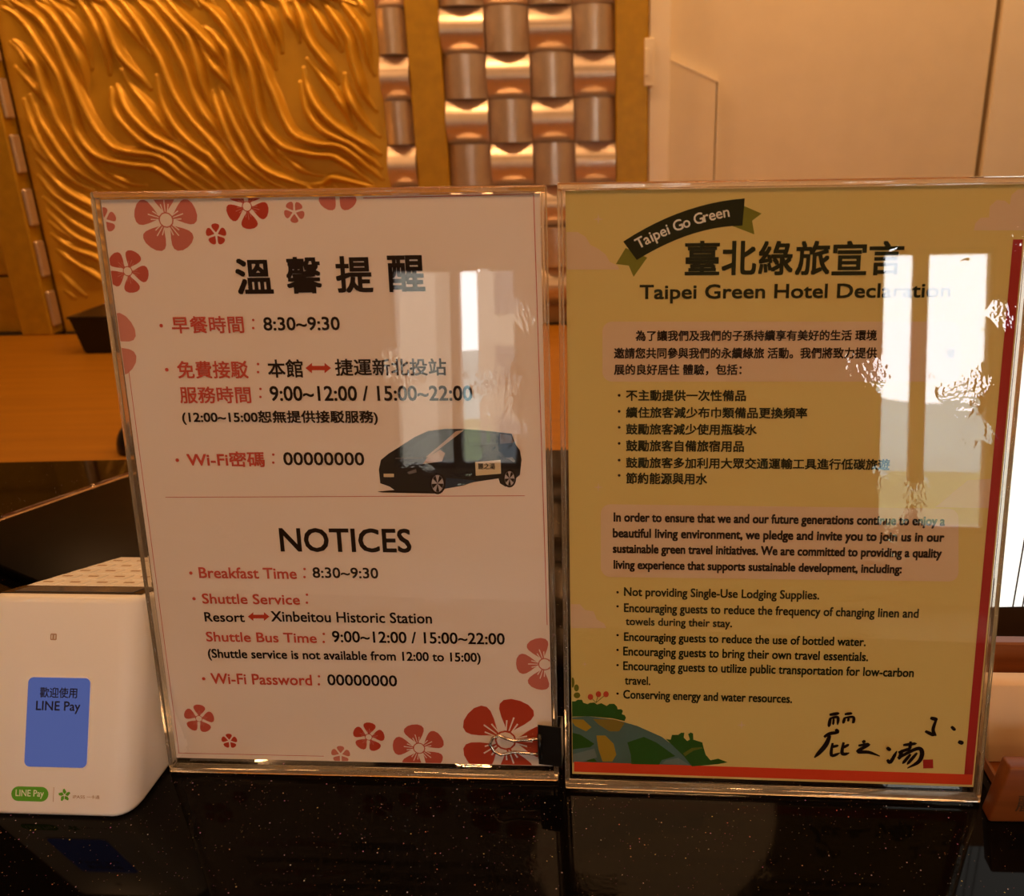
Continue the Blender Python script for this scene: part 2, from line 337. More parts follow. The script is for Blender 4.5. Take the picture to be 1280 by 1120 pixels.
# ------------------------------------------------------------------ printed artwork data, millimetres from each sheet's lower left corner
WAVES = [
 [(-1.816, 0.738), (-1.771, 0.717), (-1.731, 0.67), (-1.697, 0.6), (-1.669, 0.54), (-1.66, 0.487), (-1.651, 0.419), (-1.648, 0.372), (-1.629, 0.327), (-1.599, 0.294), (-1.565, 0.278), (-1.519, 0.267), (-1.464, 0.258), (-1.422, 0.254), (-1.393, 0.239), (-1.358, 0.21), (-1.318, 0.179), (-1.264, 0.11)],
 [(-1.789, 0.767), (-1.763, 0.75), (-1.695, 0.706), (-1.659, 0.639), (-1.639, 0.568), (-1.621, 0.499), (-1.605, 0.438), (-1.587, 0.386), (-1.564, 0.347), (-1.54, 0.32), (-1.511, 0.307), (-1.473, 0.299), (-1.42, 0.293), (-1.385, 0.282), (-1.357, 0.262), (-1.325, 0.228), (-1.283, 0.191), (-1.233, 0.135)],
 [(-1.714, 0.765), (-1.695, 0.749), (-1.652, 0.715), (-1.62, 0.657), (-1.599, 0.61), (-1.59, 0.567), (-1.592, 0.513), (-1.596, 0.469)],
 [(-1.664, 0.765), (-1.645, 0.748), (-1.603, 0.709), (-1.572, 0.651), (-1.563, 0.6), (-1.566, 0.55)],
 [(-1.578, 0.765), (-1.557, 0.747), (-1.528, 0.694), (-1.51, 0.631), (-1.507, 0.571), (-1.512, 0.533)],
 [(-1.538, 0.765), (-1.522, 0.744), (-1.491, 0.698), (-1.477, 0.643), (-1.463, 0.6), (-1.441, 0.565), (-1.408, 0.524), (-1.384, 0.487)],
 [(-1.488, 0.764), (-1.468, 0.739), (-1.427, 0.688), (-1.39, 0.629), (-1.362, 0.587)],
 [(-1.445, 0.763), (-1.426, 0.742), (-1.388, 0.692), (-1.359, 0.634), (-1.333, 0.577), (-1.32, 0.522), (-1.302, 0.464), (-1.266, 0.4), (-1.231, 0.355), (-1.194, 0.307), (-1.16, 0.255), (-1.12, 0.216), (-1.077, 0.182), (-1.026, 0.155)],
 [(-1.387, 0.762), (-1.369, 0.741), (-1.331, 0.7), (-1.295, 0.646), (-1.274, 0.595), (-1.255, 0.538), (-1.245, 0.478), (-1.227, 0.426), (-1.203, 0.384), (-1.181, 0.341), (-1.155, 0.288)],
 [(-1.337, 0.761), (-1.318, 0.741), (-1.272, 0.69), (-1.236, 0.648), (-1.223, 0.605), (-1.216, 0.556), (-1.212, 0.503), (-1.202, 0.45), (-1.189, 0.404)],
 [(-1.294, 0.76), (-1.278, 0.74), (-1.242, 0.698), (-1.219, 0.675), (-1.195, 0.649), (-1.171, 0.621), (-1.153, 0.595), (-1.137, 0.564), (-1.122, 0.526)],
 [(-1.212, 0.638), (-1.195, 0.603), (-1.173, 0.562), (-1.15, 0.531), (-1.127, 0.497), (-1.116, 0.466)],
 [(-1.191, 0.672), (-1.158, 0.653), (-1.135, 0.627), (-1.116, 0.599), (-1.111, 0.564), (-1.108, 0.518), (-1.097, 0.473), (-1.088, 0.429), (-1.074, 0.384), (-1.051, 0.337), (-1.023, 0.291), (-0.998, 0.26), (-0.963, 0.226)],
 [(-1.168, 0.5), (-1.157, 0.474), (-1.139, 0.42), (-1.121, 0.368), (-1.103, 0.328), (-1.084, 0.277), (-1.052, 0.241), (-1.01, 0.217), (-0.948, 0.193), (-0.903, 0.171)],
 [(-1.189, 0.486), (-1.185, 0.462), (-1.17, 0.411), (-1.154, 0.358), (-1.136, 0.306), (-1.112, 0.267), (-1.082, 0.236), (-1.037, 0.197), (-0.984, 0.167)],
 [(-1.197, 0.759), (-1.175, 0.738), (-1.148, 0.72), (-1.126, 0.694), (-1.104, 0.662), (-1.082, 0.619), (-1.064, 0.584), (-1.05, 0.544), (-1.045, 0.491), (-1.042, 0.435), (-1.036, 0.388), (-1.022, 0.356), (-0.997, 0.326), (-0.968, 0.304), (-0.925, 0.292), (-0.873, 0.281), (-0.822, 0.277), (-0.789, 0.261), (-0.757, 0.238), (-0.728, 0.212), (-0.691, 0.178)],
 [(-1.111, 0.757), (-1.089, 0.737), (-1.072, 0.716), (-1.05, 0.679), (-1.034, 0.635), (-1.022, 0.593), (-1.007, 0.552), (-0.998, 0.509), (-0.983, 0.466), (-0.971, 0.419), (-0.956, 0.377), (-0.936, 0.346), (-0.904, 0.328), (-0.853, 0.314), (-0.803, 0.31), (-0.77, 0.296), (-0.74, 0.273), (-0.711, 0.242), (-0.677, 0.211), (-0.642, 0.177)],
 [(-1.051, 0.756), (-1.031, 0.736), (-1.01, 0.706), (-0.991, 0.662), (-0.982, 0.618), (-0.975, 0.578), (-0.973, 0.54)],
 [(-1.006, 0.756), (-0.988, 0.735), (-0.969, 0.71), (-0.955, 0.668), (-0.947, 0.631), (-0.946, 0.587)],
 [(-0.945, 0.755), (-0.923, 0.729), (-0.906, 0.693), (-0.89, 0.656), (-0.885, 0.616)],
 [(-0.897, 0.754), (-0.881, 0.729), (-0.867, 0.696), (-0.86, 0.655), (-0.844, 0.615), (-0.822, 0.584), (-0.8, 0.553), (-0.783, 0.527), (-0.774, 0.493)],
 [(-0.855, 0.753), (-0.834, 0.721), (-0.808, 0.682), (-0.787, 0.644), (-0.767, 0.616), (-0.752, 0.588)],
 [(-0.809, 0.752), (-0.79, 0.727), (-0.763, 0.692), (-0.74, 0.655), (-0.723, 0.622), (-0.72, 0.583), (-0.712, 0.535), (-0.703, 0.497), (-0.694, 0.461), (-0.671, 0.426), (-0.643, 0.389), (-0.614, 0.359)],
 [(-0.754, 0.751), (-0.732, 0.726), (-0.703, 0.691), (-0.681, 0.654), (-0.672, 0.617), (-0.668, 0.561), (-0.654, 0.515), (-0.635, 0.472), (-0.613, 0.432)],
 [(-0.696, 0.75), (-0.674, 0.72), (-0.654, 0.693), (-0.638, 0.656)],
 [(-0.872, 0.576), (-0.843, 0.542), (-0.816, 0.508), (-0.791, 0.474), (-0.779, 0.45), (-0.763, 0.423), (-0.751, 0.393), (-0.734, 0.356)],
 [(-0.881, 0.552), (-0.879, 0.502), (-0.866, 0.461), (-0.845, 0.422), (-0.81, 0.382), (-0.774, 0.354), (-0.732, 0.326), (-0.687, 0.298), (-0.655, 0.272), (-0.62, 0.246)],
 [(-0.899, 0.51), (-0.892, 0.459), (-0.882, 0.415), (-0.861, 0.378), (-0.83, 0.35), (-0.795, 0.332), (-0.754, 0.313), (-0.723, 0.286), (-0.691, 0.26), (-0.659, 0.228), (-0.625, 0.192)],
 [(-0.751, 0.531), (-0.75, 0.495), (-0.743, 0.461), (-0.731, 0.432), (-0.709, 0.39), (-0.679, 0.352), (-0.644, 0.322), (-0.615, 0.296)],
 [(-1.002, 0.293), (-0.97, 0.27), (-0.939, 0.244), (-0.904, 0.224), (-0.849, 0.211)],
 [(-0.92, 0.184), (-0.863, 0.188), (-0.831, 0.206), (-0.788, 0.2), (-0.731, 0.183), (-0.687, 0.167)],
 [(-1.474, 0.556), (-1.445, 0.496), (-1.407, 0.449), (-1.385, 0.412), (-1.363, 0.375), (-1.342, 0.344), (-1.319, 0.321)],
 [(-1.359, 0.537), (-1.357, 0.489), (-1.346, 0.436), (-1.324, 0.384), (-1.29, 0.338), (-1.246, 0.3), (-1.227, 0.287), (-1.198, 0.248), (-1.165, 0.207), (-1.133, 0.17)],
 [(-1.494, 0.511), (-1.49, 0.492), (-1.475, 0.445), (-1.447, 0.401), (-1.408, 0.358), (-1.366, 0.33), (-1.32, 0.304), (-1.277, 0.273), (-1.244, 0.247), (-1.224, 0.221), (-1.204, 0.195), (-1.185, 0.166)],
 [(-1.516, 0.502), (-1.513, 0.48), (-1.512, 0.431), (-1.489, 0.389), (-1.455, 0.349), (-1.416, 0.318), (-1.376, 0.302), (-1.337, 0.281), (-1.306, 0.248), (-1.251, 0.203), (-1.214, 0.166)],
 [(-1.608, 0.264), (-1.573, 0.236), (-1.53, 0.214), (-1.503, 0.199), (-1.453, 0.192)],
 [(-1.804, 0.644), (-1.779, 0.629), (-1.755, 0.603), (-1.734, 0.57), (-1.728, 0.529), (-1.723, 0.486), (-1.711, 0.445), (-1.699, 0.393), (-1.675, 0.345), (-1.649, 0.295), (-1.621, 0.251), (-1.578, 0.212), (-1.523, 0.18)],
 [(-1.785, 0.485), (-1.773, 0.448), (-1.756, 0.399), (-1.732, 0.351), (-1.709, 0.301), (-1.675, 0.25), (-1.625, 0.208), (-1.577, 0.178)],
 [(-1.807, 0.473), (-1.798, 0.422), (-1.783, 0.375), (-1.767, 0.33), (-1.747, 0.286), (-1.713, 0.235), (-1.68, 0.201), (-1.632, 0.174)],
 [(-1.853, 0.442), (-1.832, 0.39), (-1.813, 0.348), (-1.793, 0.307), (-1.765, 0.269)],
 [(-1.85, 0.313), (-1.812, 0.285), (-1.785, 0.251), (-1.748, 0.21), (-1.713, 0.173), (-1.652, 0.13), (-1.607, 0.1)],
 [(-1.87, 0.253), (-1.838, 0.252), (-1.812, 0.226), (-1.775, 0.174), (-1.708, 0.123), (-1.652, 0.08), (-1.604, 0.047)],
 [(-1.833, 0.183), (-1.792, 0.138), (-1.737, 0.089), (-1.665, 0.032), (-1.614, -0.001)],
 [(-1.823, 0.131), (-1.783, 0.082), (-1.728, 0.033), (-1.664, -0.006), (-1.621, -0.034)],
 [(-1.824, 0.091), (-1.784, 0.053), (-1.739, 0.017)],
 [(-1.826, 0.049), (-1.785, 0.013), (-1.738, -0.012), (-1.697, -0.027), (-1.668, -0.049), (-1.631, -0.083)],
 [(-1.853, -0.021), (-1.813, -0.014), (-1.777, -0.039), (-1.728, -0.07), (-1.679, -0.115), (-1.645, -0.155)],
 [(-1.816, -0.09), (-1.778, -0.133), (-1.738, -0.181)],
 [(-1.848, -0.17), (-1.816, -0.154), (-1.776, -0.186)],
 [(-1.728, -0.136), (-1.693, -0.182)],
 [(-1.848, 0.672), (-1.836, 0.658), (-1.794, 0.622), (-1.769, 0.587), (-1.755, 0.558), (-1.747, 0.525)],
 [(-1.832, 0.611), (-1.805, 0.557), (-1.766, 0.513), (-1.745, 0.482), (-1.733, 0.452)],
]
L_TEXT = [
 ('title_glyph', '溫', 61.76, 252.42, 18.03, 16.92, 'print_ink', 2),
 ('title_glyph', '馨', 86.48, 252.59, 17.13, 17.23, 'print_ink', 2),
 ('title_glyph', '提', 110.63, 252.76, 17.79, 17.17, 'print_ink', 2),
 ('title_glyph', '醒', 135.77, 252.91, 17.67, 17.11, 'print_ink', 2),
 ('printed_line', '早餐時間', 27.29, 233.95, 35.97, 8.32, 'print_red', 1),
 ('printed_line', '8:30~9:30', 73.04, 235.02, 37.7, 6.54, 'print_ink', 1),
 ('printed_line', '免費接駁', 27.35, 211.7, 35.8, 8.73, 'print_red', 1),
 ('printed_line', '本館', 73.07, 211.98, 17.62, 9.07, 'print_ink', 1),
 ('printed_line', '捷運新北投站', 106.7, 212.8, 54.9, 8.42, 'print_ink', 1),
 ('printed_line', '服務時間', 27.01, 199.25, 36.25, 8.45, 'print_red', 1),
 ('printed_line', '9:00~12:00 / 15:00~22:00', 72.86, 200.33, 100.92, 7.56, 'print_ink', 1),
 ('printed_line', '(12:00~15:00恕無提供接駁服務)', 26.82, 188.28, 99.39, 7.3, 'print_ink', 1),
 ('printed_line', 'Wi-Fi密碼', 26.69, 166.56, 40.2, 8.13, 'print_red', 1),
 ('printed_line', '00000000', 76.58, 167.53, 41.3, 6.83, 'print_ink', 1),
 ('title_line', 'NOTICES', 70.6, 121.43, 68.47, 12.99, 'print_ink', 1),
 ('printed_line', 'Breakfast Time', 25.67, 106.38, 52.14, 6.22, 'print_red', 1),
 ('printed_line', '8:30~9:30', 86.3, 107.15, 34.57, 5.96, 'print_ink', 1),
 ('printed_line', 'Shuttle Service', 25.68, 92.03, 52.52, 5.86, 'print_red', 1),
 ('printed_line', 'Resort', 25.79, 81.82, 21.72, 5.48, 'print_ink', 1),
 ('printed_line', 'Xinbeitou Historic Station', 61.77, 82.31, 85.79, 6.11, 'print_ink', 1),
 ('printed_line', 'Shuttle Bus Time', 25.31, 70.38, 60.02, 5.76, 'print_red', 1),
 ('printed_line', '9:00~12:00 / 15:00~22:00', 93.72, 70.99, 91.68, 6.61, 'print_ink', 1),
 ('printed_line', '(Shuttle service is not available from 12:00 to 15:00)', 25.15, 59.28, 147.17, 6.95, 'print_ink', 1),
 ('printed_line', 'Wi-Fi Password', 25.11, 45.55, 55.52, 6.38, 'print_red', 1),
 ('printed_line', '00000000', 89.1, 45.87, 37.79, 6.57, 'print_ink', 1),
 ('printed_line', '麗之湯', 175.04, 165.71, 8.62, 3.18, 'print_ink', 1),
]
L_DOTS = [
 (22.0, 237.79, 0.93, 'print_red'),
 (22.06, 216.16, 0.94, 'print_red'),
 (21.62, 170.06, 0.96, 'print_red'),
 (21.37, 109.19, 0.95, 'print_red'),
 (21.37, 94.82, 0.95, 'print_red'),
 (21.16, 48.53, 0.98, 'print_red'),
 (68.26, 240.19, 0.63, 'print_red'),
 (67.86, 236.33, 0.64, 'print_red'),
 (68.46, 218.75, 0.64, 'print_red'),
 (68.06, 214.8, 0.64, 'print_red'),
 (68.43, 206.44, 0.65, 'print_red'),
 (68.02, 202.44, 0.65, 'print_red'),
 (71.65, 173.08, 0.66, 'print_red'),
 (71.24, 168.92, 0.66, 'print_red'),
 (82.25, 112.02, 0.68, 'print_red'),
 (81.86, 107.59, 0.68, 'print_red'),
 (82.27, 97.8, 0.68, 'print_red'),
 (81.87, 93.31, 0.68, 'print_red'),
 (89.37, 75.72, 0.69, 'print_red'),
 (88.99, 71.13, 0.69, 'print_red'),
 (84.71, 51.09, 0.7, 'print_red'),
 (84.31, 46.38, 0.7, 'print_red'),
]
L_FLOWERS = [
 (30.77, 287.57, 15.58, 'print_rose', 18),
 (70.63, 293.24, 10.38, 'print_brick', -15),
 (54.33, 280.65, 5.06, 'print_brick', 90),
 (93.04, 290.4, 4.98, 'print_rose', 50),
 (114.18, 301.25, 11.34, 'print_rose', 18),
 (0.6, 287.96, 5.9, 'print_rose', 20),
 (8.68, 263.97, 10.33, 'print_coral', 62),
 (-9.89, 229.76, 19.51, 'print_pink', 30),
 (15.65, 24.44, 8.54, 'print_coral', 10),
 (31.22, 11.11, 4.51, 'print_brick', 90),
 (92.79, 4.21, 5.35, 'print_rose', 15),
 (109.12, 15.33, 8.82, 'print_brick', 10),
 (136.46, 9.16, 14.49, 'print_coral', 30),
 (183.84, 15.1, 25.06, 'print_rust', -2),
 (206.02, 60.16, 15.14, 'print_rose', 36),
]
L_POLYS = [
 ('border_line', 'print_red', 1, [(126.31, 296.42), (126.31, 296.07), (206.13, 296.7), (206.12, 297.05)]),
 ('border_line', 'print_red', 1, [(206.3, 296.88), (205.95, 296.87), (207.59, 82.4), (207.94, 82.4)]),
 ('border_line', 'print_red', 1, [(2.63, 216.23), (2.33, 216.23), (1.6, 3.01), (1.9, 3.01)]),
 ('border_line', 'print_red', 1, [(1.3, 3.15), (1.3, 2.85), (83.33, 2.84), (83.33, 3.14)]),
 ('divider_line', 'print_rose', 1, [(12.84, 150.54), (12.84, 150.19), (198.03, 151.92), (198.03, 152.27)]),
 ('double_arrow', 'print_arrow', 1, [(91.91, 216.69), (95.37, 219.23), (95.24, 217.75), (101.52, 217.72), (101.64, 219.2), (104.67, 216.64), (101.22, 214.09), (101.34, 215.57), (95.06, 215.6), (94.93, 214.11)]),
 ('double_arrow', 'print_arrow', 1, [(49.27, 84.97), (52.5, 87.51), (52.35, 86.06), (58.08, 86.13), (58.22, 87.58), (60.94, 85.12), (57.72, 82.58), (57.87, 84.03), (52.14, 83.95), (51.99, 82.5)]),
 ('car_shadow', 'print_ink', 1, [(123.44, 153.96), (131.22, 154.72), (150.13, 154.44), (152.15, 153.01), (139.55, 153.17), (125.51, 153.47)]),
 ('car_body', 'car_dark', 2, [(124.92, 165.45), (126.3, 170.43), (130.35, 173.62), (136.13, 177.15), (144.03, 182.06), (151.09, 185.2), (159.39, 186.25), (167.61, 186.25), (177.83, 185.56), (186.66, 184.52), (192.43, 183.83), (194.3, 178.28), (196.27, 175.49), (197.01, 170.59), (195.9, 162.82), (194.14, 161.4), (192.65, 157.84), (188.47, 156.75), (185.76, 158.53), (185.16, 161.01), (173.33, 159.19), (157.87, 155.55), (156.4, 154.11), (152.15, 153.01), (149.41, 154.08), (132.6, 154.36), (129.93, 156.51), (125.14, 158.29)]),
 ('car_window', 'car_glass', 3, [(136.49, 171.86), (144.54, 178.91), (151.69, 183.46), (162.1, 185.55), (166.21, 185.55), (159.1, 180.33), (149.7, 172.24)]),
 ('car_pillar', 'print_tan', 3.2, [(164.82, 185.07), (168.96, 185.76), (158.99, 178.23), (150.37, 171.89), (148.99, 171.89), (157.65, 178.93)]),
 ('car_highlight', 'print_tan', 3, [(149.66, 171.54), (156.46, 175.77), (158.91, 173.88), (157.19, 169.79), (147.41, 168.35)]),
 ('car_window', 'car_glass', 3, [(170.27, 184.51), (185.97, 184.18), (185.43, 178.61), (171.36, 177.9)]),
 ('car_window', 'car_grey', 3, [(186.64, 183.83), (192.06, 183.14), (193.31, 179.32), (186.46, 178.61)]),
 ('car_sill', 'car_blue', 3, [(158.85, 161.28), (174.05, 159.91), (167.7, 157.38), (157.87, 155.55)]),
 ('car_door_sign', 'print_cream', 4, [(173.75, 169.48), (186.52, 170.56), (186.49, 163.5), (173.81, 162.4)]),
 ('car_plate', 'print_cream', 4, [(127.22, 163.31), (132.47, 163.33), (132.36, 161.54), (127.11, 161.52)]),
 ('car_headlamp', 'car_grey', 4, [(139.15, 164.06), (143.79, 165.86), (144.03, 164.08), (140.14, 163.0)]),
 ('car_fender_glint', 'car_grey', 4, [(188.96, 171.62), (192.4, 171.98), (193.84, 169.88), (193.0, 169.31), (190.99, 170.92)]),
 ('car_grille_line', 'car_grey', 4, [(133.69, 171.5), (147.59, 171.67), (147.56, 171.18), (133.66, 171.01)]),
 ('car_tyre', 'print_ink', 4.5, [(158.35, 158.28), (158.07, 156.55), (157.42, 154.99), (156.46, 153.74), (155.29, 152.94), (154.02, 152.66), (152.78, 152.93), (151.69, 153.72), (150.86, 154.96), (150.37, 156.52), (150.26, 158.24), (150.55, 159.97), (151.21, 161.53), (152.17, 162.76), (153.34, 163.55), (154.6, 163.83), (155.83, 163.56), (156.91, 162.77), (157.74, 161.55), (158.24, 160.0)]),
 ('car_rim', 'print_silver', 5, [(157.34, 158.27), (157.12, 156.89), (156.63, 155.64), (155.91, 154.65), (155.03, 154.01), (154.08, 153.78), (153.15, 154.0), (152.34, 154.63), (151.72, 155.62), (151.35, 156.87), (151.28, 158.25), (151.5, 159.63), (151.99, 160.87), (152.72, 161.86), (153.59, 162.5), (154.54, 162.72), (155.46, 162.5), (156.27, 161.87), (156.89, 160.89), (157.26, 159.65)]),
 ('car_spoke', 'print_ink', 5.5, [(154.31, 158.26), (157.22, 158.27), (157.02, 156.98), (156.59, 155.81)]),
 ('car_spoke', 'print_ink', 5.5, [(154.31, 158.26), (155.0, 154.11), (154.13, 153.9), (153.27, 154.07)]),
 ('car_spoke', 'print_ink', 5.5, [(154.31, 158.26), (151.82, 155.69), (151.48, 156.84), (151.39, 158.13)]),
 ('car_spoke', 'print_ink', 5.5, [(154.31, 158.26), (152.09, 160.81), (152.75, 161.73), (153.54, 162.35)]),
 ('car_spoke', 'print_ink', 5.5, [(154.31, 158.26), (155.42, 162.4), (156.17, 161.82), (156.75, 160.92)]),
 ('car_tyre', 'print_ink', 4.5, [(193.99, 161.05), (193.78, 159.6), (193.27, 158.28), (192.51, 157.24), (191.56, 156.57), (190.53, 156.33), (189.51, 156.56), (188.61, 157.23), (187.91, 158.26), (187.48, 159.57), (187.37, 161.02), (187.58, 162.47), (188.09, 163.78), (188.86, 164.81), (189.8, 165.48), (190.83, 165.71), (191.84, 165.48), (192.74, 164.82), (193.44, 163.79), (193.87, 162.49)]),
 ('car_rim', 'print_silver', 5, [(193.16, 161.04), (193.0, 159.88), (192.62, 158.83), (192.04, 158.0), (191.33, 157.46), (190.56, 157.28), (189.8, 157.46), (189.12, 157.99), (188.6, 158.82), (188.28, 159.87), (188.2, 161.03), (188.36, 162.18), (188.74, 163.23), (189.32, 164.06), (190.03, 164.59), (190.8, 164.78), (191.56, 164.6), (192.23, 164.07), (192.75, 163.24), (193.07, 162.2)]),
 ('car_spoke', 'print_ink', 5.5, [(190.68, 161.03), (193.06, 161.04), (192.92, 159.96), (192.58, 158.97)]),
 ('car_spoke', 'print_ink', 5.5, [(190.68, 161.03), (191.31, 157.55), (190.6, 157.37), (189.89, 157.52)]),
 ('car_spoke', 'print_ink', 5.5, [(190.68, 161.03), (188.68, 158.87), (188.38, 159.85), (188.29, 160.92)]),
 ('car_spoke', 'print_ink', 5.5, [(190.68, 161.03), (188.82, 163.17), (189.35, 163.95), (189.99, 164.47)]),
 ('car_spoke', 'print_ink', 5.5, [(190.68, 161.03), (191.52, 164.51), (192.14, 164.02), (192.63, 163.27)]),
]
R_TEXT = [
 ('title_glyph', '臺', 55.43, 260.23, 16.05, 15.61, 'print_forest', 1.6),
 ('title_glyph', '北', 72.41, 260.11, 15.96, 15.57, 'print_forest', 1.6),
 ('title_glyph', '綠', 89.28, 259.98, 15.87, 15.52, 'print_forest', 1.6),
 ('title_glyph', '旅', 106.06, 259.86, 15.78, 15.48, 'print_forest', 1.6),
 ('title_glyph', '宣', 122.75, 259.74, 15.69, 15.44, 'print_forest', 1.6),
 ('title_glyph', '言', 139.33, 259.61, 15.6, 15.39, 'print_forest', 1.6),
 ('title_line', 'Taipei Green Hotel Declaration', 34.53, 247.3, 142.47, 8.79, 'print_forest', 1),
 ('printed_line', '為了讓我們及我們的子孫持續享有美好的生活 環境', 32.73, 229.71, 112.32, 5.06, 'print_ink', 2),
 ('printed_line', '邀請您共同參與我們的永續綠旅 活動。我們將致力提供', 22.46, 221.32, 123.1, 5.29, 'print_ink', 2),
 ('printed_line', '發', 176.94, 221.34, 4.35, 4.65, 'print_ink', 2),
 ('printed_line', '展的良好居住 體驗，包括：', 22.45, 213.4, 60.65, 5.37, 'print_ink', 2),
 ('printed_line', '不主動提供一次性備品', 28.23, 200.94, 57.32, 5.43, 'print_forest', 2),
 ('printed_line', '續住旅客減少布巾類備品更換頻率', 28.24, 192.61, 86.48, 5.46, 'print_forest', 2),
 ('printed_line', '鼓勵旅客減少使用瓶裝水', 28.26, 184.4, 62.93, 5.51, 'print_forest', 2),
 ('printed_line', '鼓勵旅客自備旅宿用品', 28.28, 176.05, 57.05, 5.76, 'print_forest', 2),
 ('printed_line', '鼓勵旅客多加利用大眾交通運輸工具進行低碳旅遊', 28.29, 167.65, 126.49, 5.57, 'print_forest', 2),
 ('printed_line', '節約能源與用水', 28.31, 159.6, 39.69, 5.86, 'print_forest', 2),
 ('printed_line', 'In order to ensure that we and our future generations continue to enjoy a', 22.18, 138.74, 160.6, 6.33, 'print_ink', 2),
 ('printed_line', 'beautiful living environment, we pledge and invite you to join us in our', 21.77, 130.5, 161.24, 6.38, 'print_ink', 2),
 ('printed_line', 'sustainable green travel initiatives. We are committed to providing a quality', 21.76, 122.41, 160.72, 6.23, 'print_ink', 2),
 ('printed_line', 'living experience that supports sustainable development, including:', 22.15, 114.09, 141.77, 6.08, 'print_ink', 2),
 ('printed_line', 'Not providing Single-Use Lodging Supplies.', 27.41, 99.66, 97.3, 6.18, 'print_forest', 1),
 ('printed_line', 'Encouraging guests to reduce the frequency of changing linen and', 27.42, 90.87, 146.2, 6.42, 'print_forest', 1),
 ('printed_line', 'towels during their stay.', 28.25, 84.01, 53.8, 5.64, 'print_forest', 1),
 ('printed_line', 'Encouraging guests to reduce the use of bottled water.', 27.45, 75.21, 121.36, 6.31, 'print_forest', 1),
 ('printed_line', 'Encouraging guests to bring their own travel essentials.', 27.05, 67.01, 123.41, 6.57, 'print_forest', 1),
 ('printed_line', 'Encouraging guests to utilize public transportation for low-carbon', 27.06, 58.94, 146.42, 6.61, 'print_forest', 1),
 ('printed_line', 'travel.', 27.89, 52.41, 13.22, 4.93, 'print_forest', 1),
 ('printed_line', 'Conserving energy and water resources.', 27.08, 42.99, 86.57, 6.52, 'print_forest', 1),
]
R_DOTS = [
 (24.95, 203.68, 0.7, 'print_ink'),
 (24.95, 195.85, 0.7, 'print_ink'),
 (24.95, 187.97, 0.7, 'print_ink'),
 (24.95, 180.02, 0.7, 'print_ink'),
 (24.96, 171.61, 0.71, 'print_ink'),
 (24.96, 163.94, 0.71, 'print_ink'),
 (24.17, 103.02, 0.65, 'print_ink'),
 (24.17, 95.48, 0.65, 'print_ink'),
 (24.17, 79.79, 0.66, 'print_ink'),
 (24.17, 71.64, 0.66, 'print_ink'),
 (24.16, 63.21, 0.66, 'print_ink'),
 (24.16, 47.27, 0.67, 'print_ink'),
]
